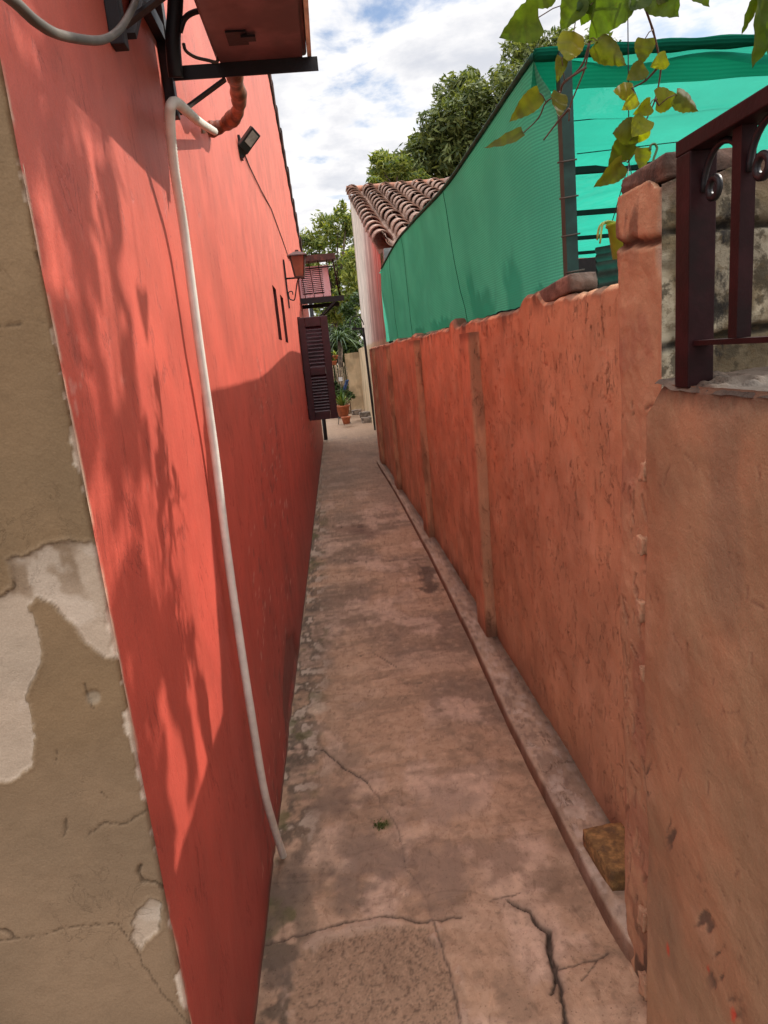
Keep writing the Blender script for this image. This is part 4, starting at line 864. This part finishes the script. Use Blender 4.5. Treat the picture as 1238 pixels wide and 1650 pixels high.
# cream stub wall
Us, Zs2 = np.meshgrid(np.linspace(.45, .87, 40), np.linspace(-.05, 1.72, 60))
cst = C3(Us.shape, (.60, .46, .29)); cst = lerp(cst, (.42, .31, .19), sst(.45, .62, fbm(Us * 5, Zs2 * 3, 201, 4)) * .7)
sb = thing('stub_wall', 'short cream rendered wall across the end of the alley', 'wall', (.6, 20, 0))
gridmesh('wall_face', np.stack([Us + .01 * (fbm(Zs2 * 3, Us * 0, 202) - .5), 20. + .02 * fbm(Us * 6, Zs2 * 6, 203), Zs2 + .04 * Us], -1), m_white, sb, cst)
mb = MB(); mb.box((.455, 20.035, 0), (.99, 20.2, 1.73)); mb.box((.875, 16.63, 0), (.99, 20.03, 1.82)); mb.build('core', plain('cream_core', (.55, .43, .28), .9), sb)
Us, Zs2 = np.meshgrid(np.linspace(16.52, 20.02, 60), np.linspace(-.05, 1.84, 60)); cst = C3(Us.shape, (.62, .47, .29)); cst = lerp(cst, (.42, .31, .19), sst(.45, .62, fbm(Us * 3, Zs2 * 3, 204, 4)) * .7)
gridmesh('side_face', np.stack([.862 + .01 * fbm(Us * 3, Zs2 * 3, 205), Us, Zs2], -1), m_white, sb, cst, flip=True)

# ------------------------------------------------------------------ foliage helpers
def leaves(name, centers, n, size, m, parent=None, seed=0, flat=.0, aspect=1.7, shell=.55):
    r = np.random.RandomState(seed); centers = np.array(centers, float)
    w = centers[:, 3] ** 2; idx = r.choice(len(centers), n, p=w / w.sum())
    d = r.randn(n, 3); d /= np.linalg.norm(d, axis=1, keepdims=True); rr = (shell + (1 - shell) * r.rand(n)) * (1 + .22 * r.randn(n) * .6)
    # lumpiness
    sx = centers[idx, 4:7] if centers.shape[1] > 4 else 1.
    pos = centers[idx, :3] + d * (rr * centers[idx, 3])[:, None] * sx
    nrm = d * .6 + r.randn(n, 3) * .6 + np.array([0, 0, .5]); nrm /= np.linalg.norm(nrm, axis=1, keepdims=True)
    a = np.cross(nrm, r.randn(n, 3)); a /= np.linalg.norm(a, axis=1, keepdims=True); b_ = np.cross(nrm, a)
    s = size * (.6 + .8 * r.rand(n))[:, None]
    V = np.stack([pos - a * s, pos + b_ * s / aspect * .5 - a * s * .15, pos + a * s, pos - b_ * s / aspect * .5 - a * s * .15], 1).reshape(-1, 3)
    bs = basis(parent); me = bpy.data.meshes.new(name); me.vertices.add(n * 4); me.vertices.foreach_set('co', (V - bs).astype(np.float32).ravel())
    me.loops.add(n * 4); me.loops.foreach_set('vertex_index', np.arange(n * 4, dtype=np.int32)); me.polygons.add(n); me.polygons.foreach_set('loop_start', np.arange(0, n * 4, 4, dtype=np.int32))
    me.update(calc_edges=True); me.validate(); me.materials.append(m); o = bpy.data.objects.new(name, me); return _link(o, parent)
m_lf_dark = leaf_mat('dark_tree_leaf', (.06, .09, .028), (.20, .235, .075), .3)
m_lf_mid = leaf_mat('light_tree_leaf', (.09, .14, .03), (.30, .33, .08), .4)
m_lf_shr = leaf_mat('shrub_leaf', (.02, .045, .012), (.07, .12, .03), .3)
def pxc(L, y, ysp=1.5, seed=0):
    r = np.random.RandomState(seed); out = []
    for px, py, rp in L:
        yy_ = y + r.uniform(-ysp, ysp); q = aty(px, py, yy_); out.append((q[0], q[1], q[2], rp / F * yy_ * 1.02))
    return out
def subclumps(C, k, f, seed):
    r = np.random.RandomState(seed); out = []
    for c_ in C:
        for _ in range(k):
            d_ = r.randn(3); d_ /= np.linalg.norm(d_); d_ *= c_[3] * (.55 + .45 * r.rand())
            out.append((c_[0] + d_[0], c_[1] + d_[1], c_[2] + d_[2], c_[3] * f * (.6 + .8 * r.rand())))
    return out
bt = thing('tree', 'big dark rounded tree rising behind the tiled roof and green net', 'tree', tuple(aty(800, 520, 34) * np.array([1, 1, 0])))
bc = pxc([(868, 118, 45), (845, 145, 50), (800, 168, 48), (752, 172, 42), (730, 205, 45), (700, 235, 42), (735, 255, 50), (790, 235, 70), (860, 210, 80), (660, 268, 34), (632, 272, 24), (690, 285, 40), (780, 300, 60), (900, 140, 50), (950, 180, 80), (930, 120, 50), (616, 280, 18), (760, 140, 22), (720, 170, 20), (884, 92, 36), (900, 105, 40), (862, 98, 22)], 34, 2.2, 1)
leaves('crown', subclumps(bc, 14, .36, 2), 52000, .17, m_lf_dark, bt, 3)
tk = MB(); base_ = BASE[bt.name]; hub = Vector(aty(800, 330, 34)); tk.tube([Vector(base_), Vector(base_).lerp(hub, .5) + Vector((.2, 0, 0)), hub], [.5, .4, .3], 10)
for c_ in bc[::2]: tk.tube([hub, hub.lerp(Vector(c_[:3]), .5) + Vector((0, 0, -.2)), Vector(c_[:3])], [.2, .12, .03], 6)
tk.build('trunk', m_bark, bt)
lt = thing('tree', 'pale leafy tree between the lantern and the tiled house', 'tree', tuple(aty(530, 600, 25) * np.array([1, 1, 0])))
lc_ = pxc([(520, 385, 26), (545, 362, 24), (500, 400, 20), (556, 395, 30), (530, 430, 32), (552, 470, 34), (520, 470, 26), (575, 430, 30), (500, 440, 22), (560, 345, 18), (590, 400, 40), (540, 500, 30), (565, 520, 30), (520, 510, 30)], 25, 1.2, 4)
leaves('crown', subclumps(lc_, 10, .42, 5), 15000, .105, m_lf_mid, lt, 6, shell=.3)
tk = MB(); base_ = BASE[lt.name]; hub = Vector(aty(540, 500, 25)); tk.tube([Vector(base_), hub], [.16, .1], 8)
for c_ in lc_: tk.tube([hub, hub.lerp(Vector(c_[:3]), .55) + Vector((0, 0, -.1)), Vector(c_[:3])], [.07, .04, .012], 5)
tk.build('trunk', m_bark, lt)
ft_ = thing('tree', 'small yellow-green tree top left of the tiled roof ridge', 'tree', tuple(aty(625, 560, 30) * np.array([1, 1, 0])))
fc_ = pxc([(615, 272, 20), (635, 288, 26), (660, 290, 26), (602, 292, 12), (640, 265, 14)], 30, .8, 14)
leaves('crown', subclumps(fc_, 8, .45, 15), 3500, .13, m_lf_mid, ft_, 16, shell=.3)
tk = MB(); tk.tube([Vector(BASE[ft_.name]), Vector(aty(640, 300, 30))], [.15, .06], 8)
for c_ in fc_: tk.tube([Vector(aty(640, 310, 30)), Vector(c_[:3])], [.06, .015], 5)
tk.build('trunk', m_bark, ft_)
# shrubs at the end of the alley
for i, (L_, y, lab) in enumerate((
    ([(555, 560, 30), (540, 590, 26), (565, 600, 24), (530, 560, 28), (550, 630, 22), (580, 540, 26), (585, 580, 26), (575, 500, 24), (600, 560, 22)], 21.5, 'dense dark shrub mass at the far end of the alley behind the shutter'),
    ([(545, 625, 14), (556, 635, 14), (540, 640, 12)], 18.2, 'low leafy shrub just behind the terracotta pots'),)):
    s_ = thing('shrub', lab, 'shrub', tuple(aty(L_[0][0], 660, y) * np.array([1, 1, 0])))
    cc_ = pxc(L_, y, .5, 21 + i); leaves('foliage', subclumps(cc_, 9, .42, 22 + i), 16000 if i == 0 else 2500, .085 if i == 0 else .05, m_lf_shr, s_, 23 + i, shell=.2)
    tk = MB()
    for c_ in cc_: tk.tube([Vector(BASE[s_.name]), Vector(c_[:3])], [.03, .01], 5)
    tk.build('stems', m_bark, s_)
# strappy palm
pm = thing('palm', 'strappy dark palm with arching fronds under the pale tree', 'palm', tuple(aty(548, 640, 20) * np.array([1, 1, 0])))
pc2 = Vector(aty(548, 550, 20)); mb = MB(); r = np.random.RandomState(9)
for k in range(90):
    a = r.rand() * 6.283; el = r.uniform(.2, 1.4); Ln = r.uniform(.7, 1.3); dirv = Vector((math.cos(a) * math.cos(el), math.sin(a) * math.cos(el), math.sin(el))); sdv = dirv.cross(Vector((0, 0, 1))).normalized() * .022
    V = []
    for s_i in range(6):
        t_ = s_i / 5; c_ = pc2 + dirv * Ln * t_ + Vector((0, 0, -.75 * t_ ** 2 * Ln)); w_ = (1 - t_ ** 2) + .05; V += [c_ - sdv * w_, c_ + sdv * w_]
    mb.add(V, [(2 * i, 2 * i + 1, 2 * i + 3, 2 * i + 2) for i in range(5)])
mb.build('fronds', leaf_mat('palm_leaf', (.03, .06, .025), (.10, .15, .06), .2), pm)
mb = MB(); mb.tube([Vector(BASE[pm.name]), pc2], [.09, .07], 8); mb.build('trunk', m_bark, pm)

# pots and bits at the end of the alley
def pot(c, r_, h_, lab, cat, group, plant=0, seed=0, rim=True):
    t_ = thing('flower_pot', lab, cat, c, group)
    mb = MB(); mb.lathe(c, [(0, 0), (r_ * .68, 0), (r_ * .95, h_ * .84), (r_ * 1.06, h_ * .84), (r_ * 1.08, h_), (r_ * .94, h_), (r_ * .88, h_ * .85), (0, h_ * .85)], 20); mb.build('pot', m_pot, t_)
    if plant:
        mb = MB(); rr = np.random.RandomState(seed)
        for k in range(plant):
            a = rr.rand() * 6.283; el = rr.uniform(.7, 1.45); Ln = rr.uniform(.35, .75) * r_ / .17; dirv = Vector((math.cos(a) * math.cos(el), math.sin(a) * math.cos(el), math.sin(el))); sdv = dirv.cross(Vector((0, 0, 1))).normalized() * .02
            V = []
            for s_i in range(5):
                q = s_i / 4; cc_ = Vector(c) + Vector((0, 0, h_ * .85)) + dirv * Ln * q + Vector((0, 0, -.35 * q * q * Ln)); w_ = (1 - q ** 2) + .05; V += [cc_ - sdv * w_, cc_ + sdv * w_]
            mb.add(V, [(2 * i, 2 * i + 1, 2 * i + 3, 2 * i + 2) for i in range(4)])
        mb.build('plant', leaf_mat('pot_plant_leaf', (.06, .13, .02), (.22, .28, .06), .3), t_)
    return t_
zg = .06
c_ = aty(554, 671, 16.6); pot((c_[0], 16.6, c_[2]), .165, .27, 'larger terracotta pot with strappy plant at the end of the alley', 'flower pot', 'terracotta pots', 40, 3)
c_ = aty(558, 683, 16.0); pot((c_[0] + .01, 16.0, c_[2]), .11, .17, 'small empty terracotta pot in front of the planted one', 'flower pot', 'terracotta pots')
mb = MB(); c2 = aty(554, 672, 16.6)
for a in (0.5, 2.6, 4.7): mb.tube([(c2[0] + .13 * math.cos(a), 16.6 + .13 * math.sin(a), c2[2] + .02), (c2[0] + .17 * math.cos(a), 16.6 + .17 * math.sin(a), .03)], .009, 5)
mb.tube([(c2[0] + .14 * math.cos(a), 16.6 + .14 * math.sin(a), c2[2] - .008) for a in np.linspace(0, 6.283, 20)], .009, 5)
tag(mb.build('plant_stand', m_black), 'thin iron stand under the larger terracotta pot', 'plant stand')
for (px, py, lab) in ((539, 588, 'lower terracotta pot hanging among the dark shrubs'), (541, 579, 'upper terracotta pot hanging among the dark shrubs')):
    c_ = aty(px, py, 17.8); t_ = pot((c_[0], 17.8, c_[2]), .075, .1, lab, 'flower pot', 'small hanging terracotta pots', 14, int(px))
    mb = MB(); mb.tube([(c_[0] - .05, 17.8, c_[2] + .09), (c_[0] - .05, 17.8, c_[2] + .85)], .004, 4); mb.build('wire', m_black, t_)
c_ = aty(549, 611, 18.); mb = MB(); mb.box((c_[0] - .05, 18, c_[2] - .05), (c_[0] + .05, 18.01, c_[2] + .05)); 
sg = thing('plant_sign', 'tiny white plate on a stick among the plants', 'sign', (c_[0], 18, 0)); mb.build('plate', m_signw, sg); MB().tube([(c_[0], 18.02, 0), (c_[0], 18.02, c_[2])], .008, 5).build('stick', m_ply, sg)
# blue cloth on the fence of sticks
ck = np.linspace(0, 1, 14); C1, C2 = np.meshgrid(ck, np.linspace(0, 1, 20)); a, b_ = aty(560, 612, 17.9), aty(553, 634, 17.9)
P_ = np.stack([a[0] + (b_[0] - a[0]) * C2 + (C1 - .5) * .09, 17.9 + .03 * np.sin(C1 * 14), a[2] + (b_[2] - a[2]) * C2], -1)
cl = gridmesh('cloth', P_, m_blue); tag(cl, 'blue cloth hanging by the plants at the end of the alley', 'cloth')
sol = cl.modifiers.new('thick', 'SOLIDIFY'); sol.thickness = .006
sf = MB()
for k in range(14):
    x = aty(538 + k * 1.7, 600, 19)[0]; sf.tube([(x, 19, 0), (x + random.uniform(-.04, .04), 19, random.uniform(1.2, 1.6))], .013, 5)
tag(sf.build('stick_fence', m_ply), 'row of thin bleached sticks behind the pots', 'fence')
for i, (px, py, s_, lab) in enumerate(((588, 668, .10, 'grey rubble lump at the foot of the cream wall, farther one'), (592, 677, .11, 'dark rubble lump at the foot of the cream wall, nearer one'), (575, 664, .09, 'pale rubble lump beside the stub wall'))):
    c_ = aty(px, py, 16.8 - i * .3 if i < 2 else 17); mb = MB(); mb.add(*lump((c_[0], c_[1], max(.03, c_[2])), (s_ * 1.3, s_, s_ * .7), 60 + i, .2), True)
    tag(mb.build('rubble', m_rubble), lab, 'rubble', 'rubble by the cream wall')

# ------------------------------------------------------------------ vine
def vine_leaf(mb, base, tip, nrm, w=.85, curl=.12, seed=0):
    r = random.Random(seed); b0, t0 = Vector(base), Vector(tip); d_ = t0 - b0; L = d_.length; d_.normalize(); nv_ = Vector(nrm); nv_ = (nv_ - d_ * nv_.dot(d_)).normalized(); s_ = d_.cross(nv_)
    K = 13; out = []
    for k in range(K + 1):
        t_ = k / K; prof_ = (math.sin(math.pi * t_ ** .62) ** .8) * (1 - .35 * t_) if 0 < t_ < 1 else 0
        tooth = (.035 if k % 2 else -.02) * (1 if 0 < k < K else 0)
        hw_ = L * w * .5 * (prof_ * 1.15 + tooth); x_ = t_ * L - (.10 * L if 0 < k < 3 else 0)
        out.append((x_, max(0, hw_)))
    cup = r.uniform(.1, .55) * r.choice((-1, 1, 1)); bend = r.uniform(-.9, .9) * curl * 5
    def P(x, y): return b0 + d_ * x + s_ * y + nv_ * (cup * abs(y) - bend * (x / L) ** 2 * L * .5 + .02 * L * math.sin(x / L * 19 + y * 40))
    V = []; Fc = []
    for x, h_ in out: V += [P(x, h_), P(x + .02 * L, h_ * .5), P(x + (.05 * L if x < L * .15 else 0), 0), P(x + .02 * L, -h_ * .5), P(x, -h_)]
    for k in range(K):
        for j in range(4): Fc.append((5 * k + j, 5 * k + j + 1, 5 * k + 5 + j + 1, 5 * k + 5 + j))
    mb.add(V, Fc, True)
def vleaf(name, a, b_):
    t = NT(name); oi = t.n('NewGeometry').outputs['Random Per Island']
    v = t.noise(35, 4); c = t.mix(oi, a, b_); c = t.mix(t.ramp(v, .35, .7, 0, .5), c, tuple(x * .55 for x in a)); c = t.mix(t.ramp(t.noise(70, 3), .68, .74, 0, .7), c, (.10, .06, .02))
    d = t.n('BsdfPrincipled', {'Base Color': c, 'Roughness': .55, 'Specular IOR Level': .25})
    tr = t.n('BsdfTranslucent', {'Color': t.mix(1., c, (1.35, 1.45, .35), 'MULTIPLY')}); mx = t.n('MixShader', {0: .55, 1: d.outputs[0], 2: tr.outputs[0]}); t.t.links.new(mx.outputs[0], t.out.inputs[0]); return t.m
m_vg = vleaf('green_vine_leaf', (.045, .09, .012), (.11, .17, .02)); m_vy = vleaf('yellow_vine_leaf', (.17, .20, .015), (.27, .27, .02)); m_vb = vleaf('olive_vine_leaf', (.075, .10, .014), (.14, .145, .02))
VY = 1.85
def vine(label, twig, lv_, y=VY, tw=.0032):
    q0 = Vector(aty(*twig[0][0], y)); t_ = thing('vine_branch', label, 'vine branch', tuple(q0), 'hanging vine branches'); mb = MB()
    for ln_ in twig:
        pts = [Vector(aty(px, py, y + .02 * i)) for i, (px, py) in enumerate(ln_)]; sm_ = smooth(pts, 5); mb.tube(sm_, [tw * (1 - .55 * i / len(sm_)) * (1 + .25 * (i % 5 == 0)) for i in range(len(sm_))], 6)
    for i, (bx, by, tx, ty, w, kd) in enumerate(lv_):    # petioles
        nb = min(((px, py) for ln_ in twig for px, py in ln_), key=lambda q: (q[0] - bx) ** 2 + (q[1] - by) ** 2)
        mb.tube([Vector(aty(*nb, y + .02)), Vector(aty((nb[0] + bx) / 2, (nb[1] + by) / 2 - 3, y + .01)), Vector(aty(bx, by, y))], .0013, 5)
    mb.build('twig', m_twig, t_)
    for kd, nm, mt in (('g', 'green_leaves', m_vg), ('y', 'yellow_leaves', m_vy), ('b', 'olive_leaves', m_vb)):
        mb = MB(); c = 0
        for i, (bx, by, tx, ty, w, k_) in enumerate(lv_):
            if k_ != kd: continue
            rr = random.Random(i * 7 + int(bx)); yb = y + rr.uniform(-.03, .03)
            vine_leaf(mb, aty(bx, by, yb), aty(tx, ty, yb + rr.uniform(-.03, .03)), (rr.uniform(-.45, .45), -1, rr.uniform(-.4, .4)), w, seed=i + int(bx)); c += 1
        if c: mb.build(nm, mt, t_)
vine('long vine twig with yellowing leaves hanging in front of the green net roof',
     [[(1033, -30), (1036, 0), (1052, 48), (1062, 90), (1065, 112), (1056, 160), (1036, 205), (1012, 262)], [(1064, 105), (1040, 130), (1018, 142)], [(1056, 160), (1062, 170)]],
     [(1040, 62, 1034, 104, .85, 'b'), (1075, 92, 1048, 108, 1.0, 'y'), (1040, 108, 1010, 132, .95, 'b'), (1022, 146, 985, 150, .75, 'y'), (1028, 160, 1002, 178, .85, 'y'), (1048, 168, 1024, 184, .9, 'y'), (1058, 160, 1096, 158, .85, 'y'), (1090, 152, 1130, 175, .75, 'b'),
      (1042, 192, 1018, 222, 1.0, 'y'), (1030, 210, 985, 216, .95, 'b'), (1016, 226, 978, 268, .8, 'b'), (1002, 262, 960, 302, .62, 'b'), (1034, 238, 1028, 276, .95, 'y'), (1040, 205, 1026, 232, 1., 'y')])
vine('leafy vine twig with large green leaves at the top centre of the net corner',
     [[(960, -40), (965, 0), (962, 40), (952, 62), (942, 112), (920, 168), (917, 195)], [(950, 70), (938, 105), (912, 132)], [(905, -30), (915, 5), (930, 25)]],
     [(868, 28, 806, 60, .75, 'g'), (930, -5, 905, 48, .9, 'g'), (925, 50, 912, 108, .70, 'y'), (1006, -12, 950, 58, .85, 'g'), (1030, -18, 1006, 24, .9, 'g'), (962, 66, 1008, 108, .62, 'b'), (975, -20, 925, 20, .8, 'g'), (890, -22, 850, 6, .8, 'g'), (952, 8, 935, 42, .9, 'g')])
vine('thin drooping vine twig with curled olive leaves left of the net post',
     [[(945, 108), (910, 132), (902, 150), (880, 165), (868, 190), (842, 216)], [(918, 175), (900, 195), (876, 226)]],
     [(905, 92, 900, 130, .55, 'b'), (902, 150, 896, 192, .80, 'b'), (870, 150, 818, 197, .48, 'b'), (842, 212, 782, 246, .30, 'b')])
vine('short vine shoot with broad leaves along the top right edge of the photo',
     [[(1100, -40), (1080, -20), (1062, 0)], [(1150, -40), (1120, -15)]],
     [(1050, -22, 1092, 28, 1.0, 'g'), (1110, -25, 1145, 6, .7, 'g'), (1075, -25, 1060, 10, .9, 'b')])
vine('large dark vine leaves hanging nearest the camera at the top right corner',
     [[(1260, -60), (1235, -20), (1222, 0)]],
     [(1235, -10, 1214, 108, .62, 'g'), (1225, -5, 1190, 58, .36, 'g'), (1262, 10, 1238, 92, .6, 'g')], y=1.5)
# canopy of the same vine overhead, out of the frame, whose leaves dapple the red wall
SUN = Vector((1, .41, .86)).normalized()
cn_ = thing('vine_canopy', 'vine foliage of the overhead arbour above the alley mouth', 'vine', (.7, 1.9, 3.0)); mb = MB(); rr = random.Random(11); tw = MB()
def inframe(c):
    v = np.array(c) - O; w_ = v @ fw
    return w_ > 0 and -60 < 619 + F * (v @ RT) / w_ < 1300 and -60 < 825 - F * (v @ UP) / w_ < 1700
cnt = 0
for _ in range(2600):
    if cnt > 235: break
    z = rr.uniform(.80, 2.5); y = .96 + .62 * rr.random()
    lim = 1.34 + .10 * math.sin(z * 8) + .05 * math.sin(z * 23) - (.06 if 1.25 < z < 1.5 else 0)
    if y > lim and rr.random() < .93: continue
    if math.sin(y * 31 + 2.1 * math.sin(z * 5)) + .5 * math.sin(z * 17 + y * 9) > .62: continue
    s_ = rr.uniform(1.5, 3.0) / SUN.x; c_ = Vector((-.365, y, z)) + SUN * s_
    if inframe(c_) or c_.y > 2.38: continue
    cnt += 1
    d_ = Vector((rr.uniform(-.5, .5), rr.uniform(-.5, .5), -1)).normalized(); L = rr.uniform(.07, .13); vine_leaf(mb, c_ - d_ * L / 2, c_ + d_ * L / 2, (rr.uniform(-1, 1), rr.uniform(-1, 1), .4), rr.uniform(.6, .95), seed=rr.randint(0, 9999))
    tw.tube([c_ - d_ * L / 2, c_ - d_ * L / 2 + Vector((rr.uniform(-.03, .03), .02, .12)), Vector((c_.x + rr.uniform(-.1, .1), c_.y + .05, c_.z + .35))], .002, 5)
for k in range(6): tw.tube(smooth([(.6 + .3 * k, .2, 3.3 + .2 * k), (1.0 + .3 * k, 1.4, 3.5 + .2 * k), (.9 + .32 * k, 2.6, 3.4 + .22 * k)], 5), .012, 6)
mb.build('leaves', m_vg, cn_); tw.build('stems', m_twig, cn_)
# small moss tuft in the path
mr = np.random.RandomState(4); c_ = atz(611, 1330); mb = MB()
for k in range(140):
    x, y = c_[0] + mr.randn() * .012, c_[1] + mr.randn() * .012; a = mr.rand() * 6.28; h_ = .004 + .008 * mr.rand()
    mb.add([(x - .002 * math.cos(a), y - .002 * math.sin(a), 0), (x + .002 * math.cos(a), y + .002 * math.sin(a), 0), (x + .006 * math.cos(a + 1), y + .006 * math.sin(a + 1), h_)], [(0, 1, 2)])
tag(mb.build('moss', leaf_mat('moss_green', (.05, .08, .015), (.10, .13, .03), .2)), kind='stuff')

# ------------------------------------------------------------------ light and sky
el = math.asin(SUN.z); az = math.atan2(SUN.x, SUN.y)
w = bpy.data.worlds.new('World'); S.world = w; w.use_nodes = True; nt = w.node_tree; nt.nodes.clear()
def wn(ty, ins=None, **pr):
    o = nt.nodes.new('ShaderNode' + ty)
    for k, v in pr.items(): setattr(o, k, v)
    for k, v in (ins or {}).items():
        if isinstance(v, bpy.types.NodeSocket): nt.links.new(v, o.inputs[k])
        else: o.inputs[k].default_value = v
    return o
sky = wn('TexSky', sky_type='NISHITA', sun_disc=False, sun_elevation=el, sun_rotation=az, altitude=100, air_density=1., dust_density=1.5, ozone_density=1.5)
tc = wn('TexCoord').outputs['Generated']; sep = wn('SeparateXYZ', {0: tc})
zc = wn('Math', {0: wn('Math', {0: sep.outputs[2], 1: .0}, operation='MAXIMUM').outputs[0], 1: .16}, operation='ADD').outputs[0]
pv = wn('CombineXYZ', {0: wn('Math', {0: sep.outputs[0], 1: zc}, operation='DIVIDE').outputs[0], 1: wn('Math', {0: sep.outputs[1], 1: zc}, operation='DIVIDE').outputs[0], 2: 0.}).outputs[0]
pv = wn('Mapping', {0: pv, 'Location': (2.3, .7, 0), 'Scale': (1., 1., 1.)}).outputs[0]
n1 = wn('TexNoise', {'Vector': pv, 'Scale': 2.6, 'Detail': 9, 'Roughness': .58, 'Distortion': .25}).outputs[0]
n2 = wn('TexNoise', {'Vector': pv, 'Scale': 6., 'Detail': 6, 'Roughness': .6}).outputs[0]
n3 = wn('TexNoise', {'Vector': pv, 'Scale': .9, 'Detail': 4}).outputs[0]
cov = wn('MapRange', {0: n1, 1: .33, 2: .48}, interpolation_type='SMOOTHSTEP').outputs[0]
shd = wn('MapRange', {0: wn('Math', {0: n1, 1: wn('Math', {0: n2, 1: .5}, operation='MULTIPLY').outputs[0]}, operation='ADD').outputs[0], 1: .62, 2: 1.0}, interpolation_type='SMOOTHSTEP').outputs[0]
CL = 7.0
cm = wn('Mix', {0: shd, 6: (1.02 * CL, 1.0 * CL, .99 * CL, 1), 7: (.66 * CL, .68 * CL, .74 * CL, 1)}, data_type='RGBA').outputs[2]
# brighter sky added overhead, out of view, to fill the shaded surfaces
hi = wn('MapRange', {0: sep.outputs[2], 1: .45, 2: .9, 3: 1., 4: 3.4}, interpolation_type='SMOOTHSTEP').outputs[0]
cm = wn('VectorMath', {0: cm, 'Scale': hi}, operation='SCALE').outputs[0]
skb = wn('VectorMath', {0: sky.outputs[0], 'Scale': 1.0}, operation='SCALE').outputs[0]
mx = wn('Mix', {0: cov, 6: skb, 7: cm}, data_type='RGBA').outputs[2]
bg = wn('Background', {0: mx, 1: .12}); ow = wn('OutputWorld', {0: bg.outputs[0]})
sl = bpy.data.lights.new('sun', 'SUN'); sl.energy = 3.4; sl.angle = rad(.6); sl.color = (1, .93, .83)
so = bpy.data.objects.new('sun', sl); COL.objects.link(so); so.rotation_euler = SUN.to_track_quat('Z', 'Y').to_euler()
vs = S.view_settings; vs.view_transform = 'Standard'; vs.look = 'None'; vs.exposure = .40; vs.gamma = 1; vs.use_curve_mapping = False
S.cycles.max_bounces = 10; S.cycles.diffuse_bounces = 6; S.cycles.transparent_max_bounces = 12
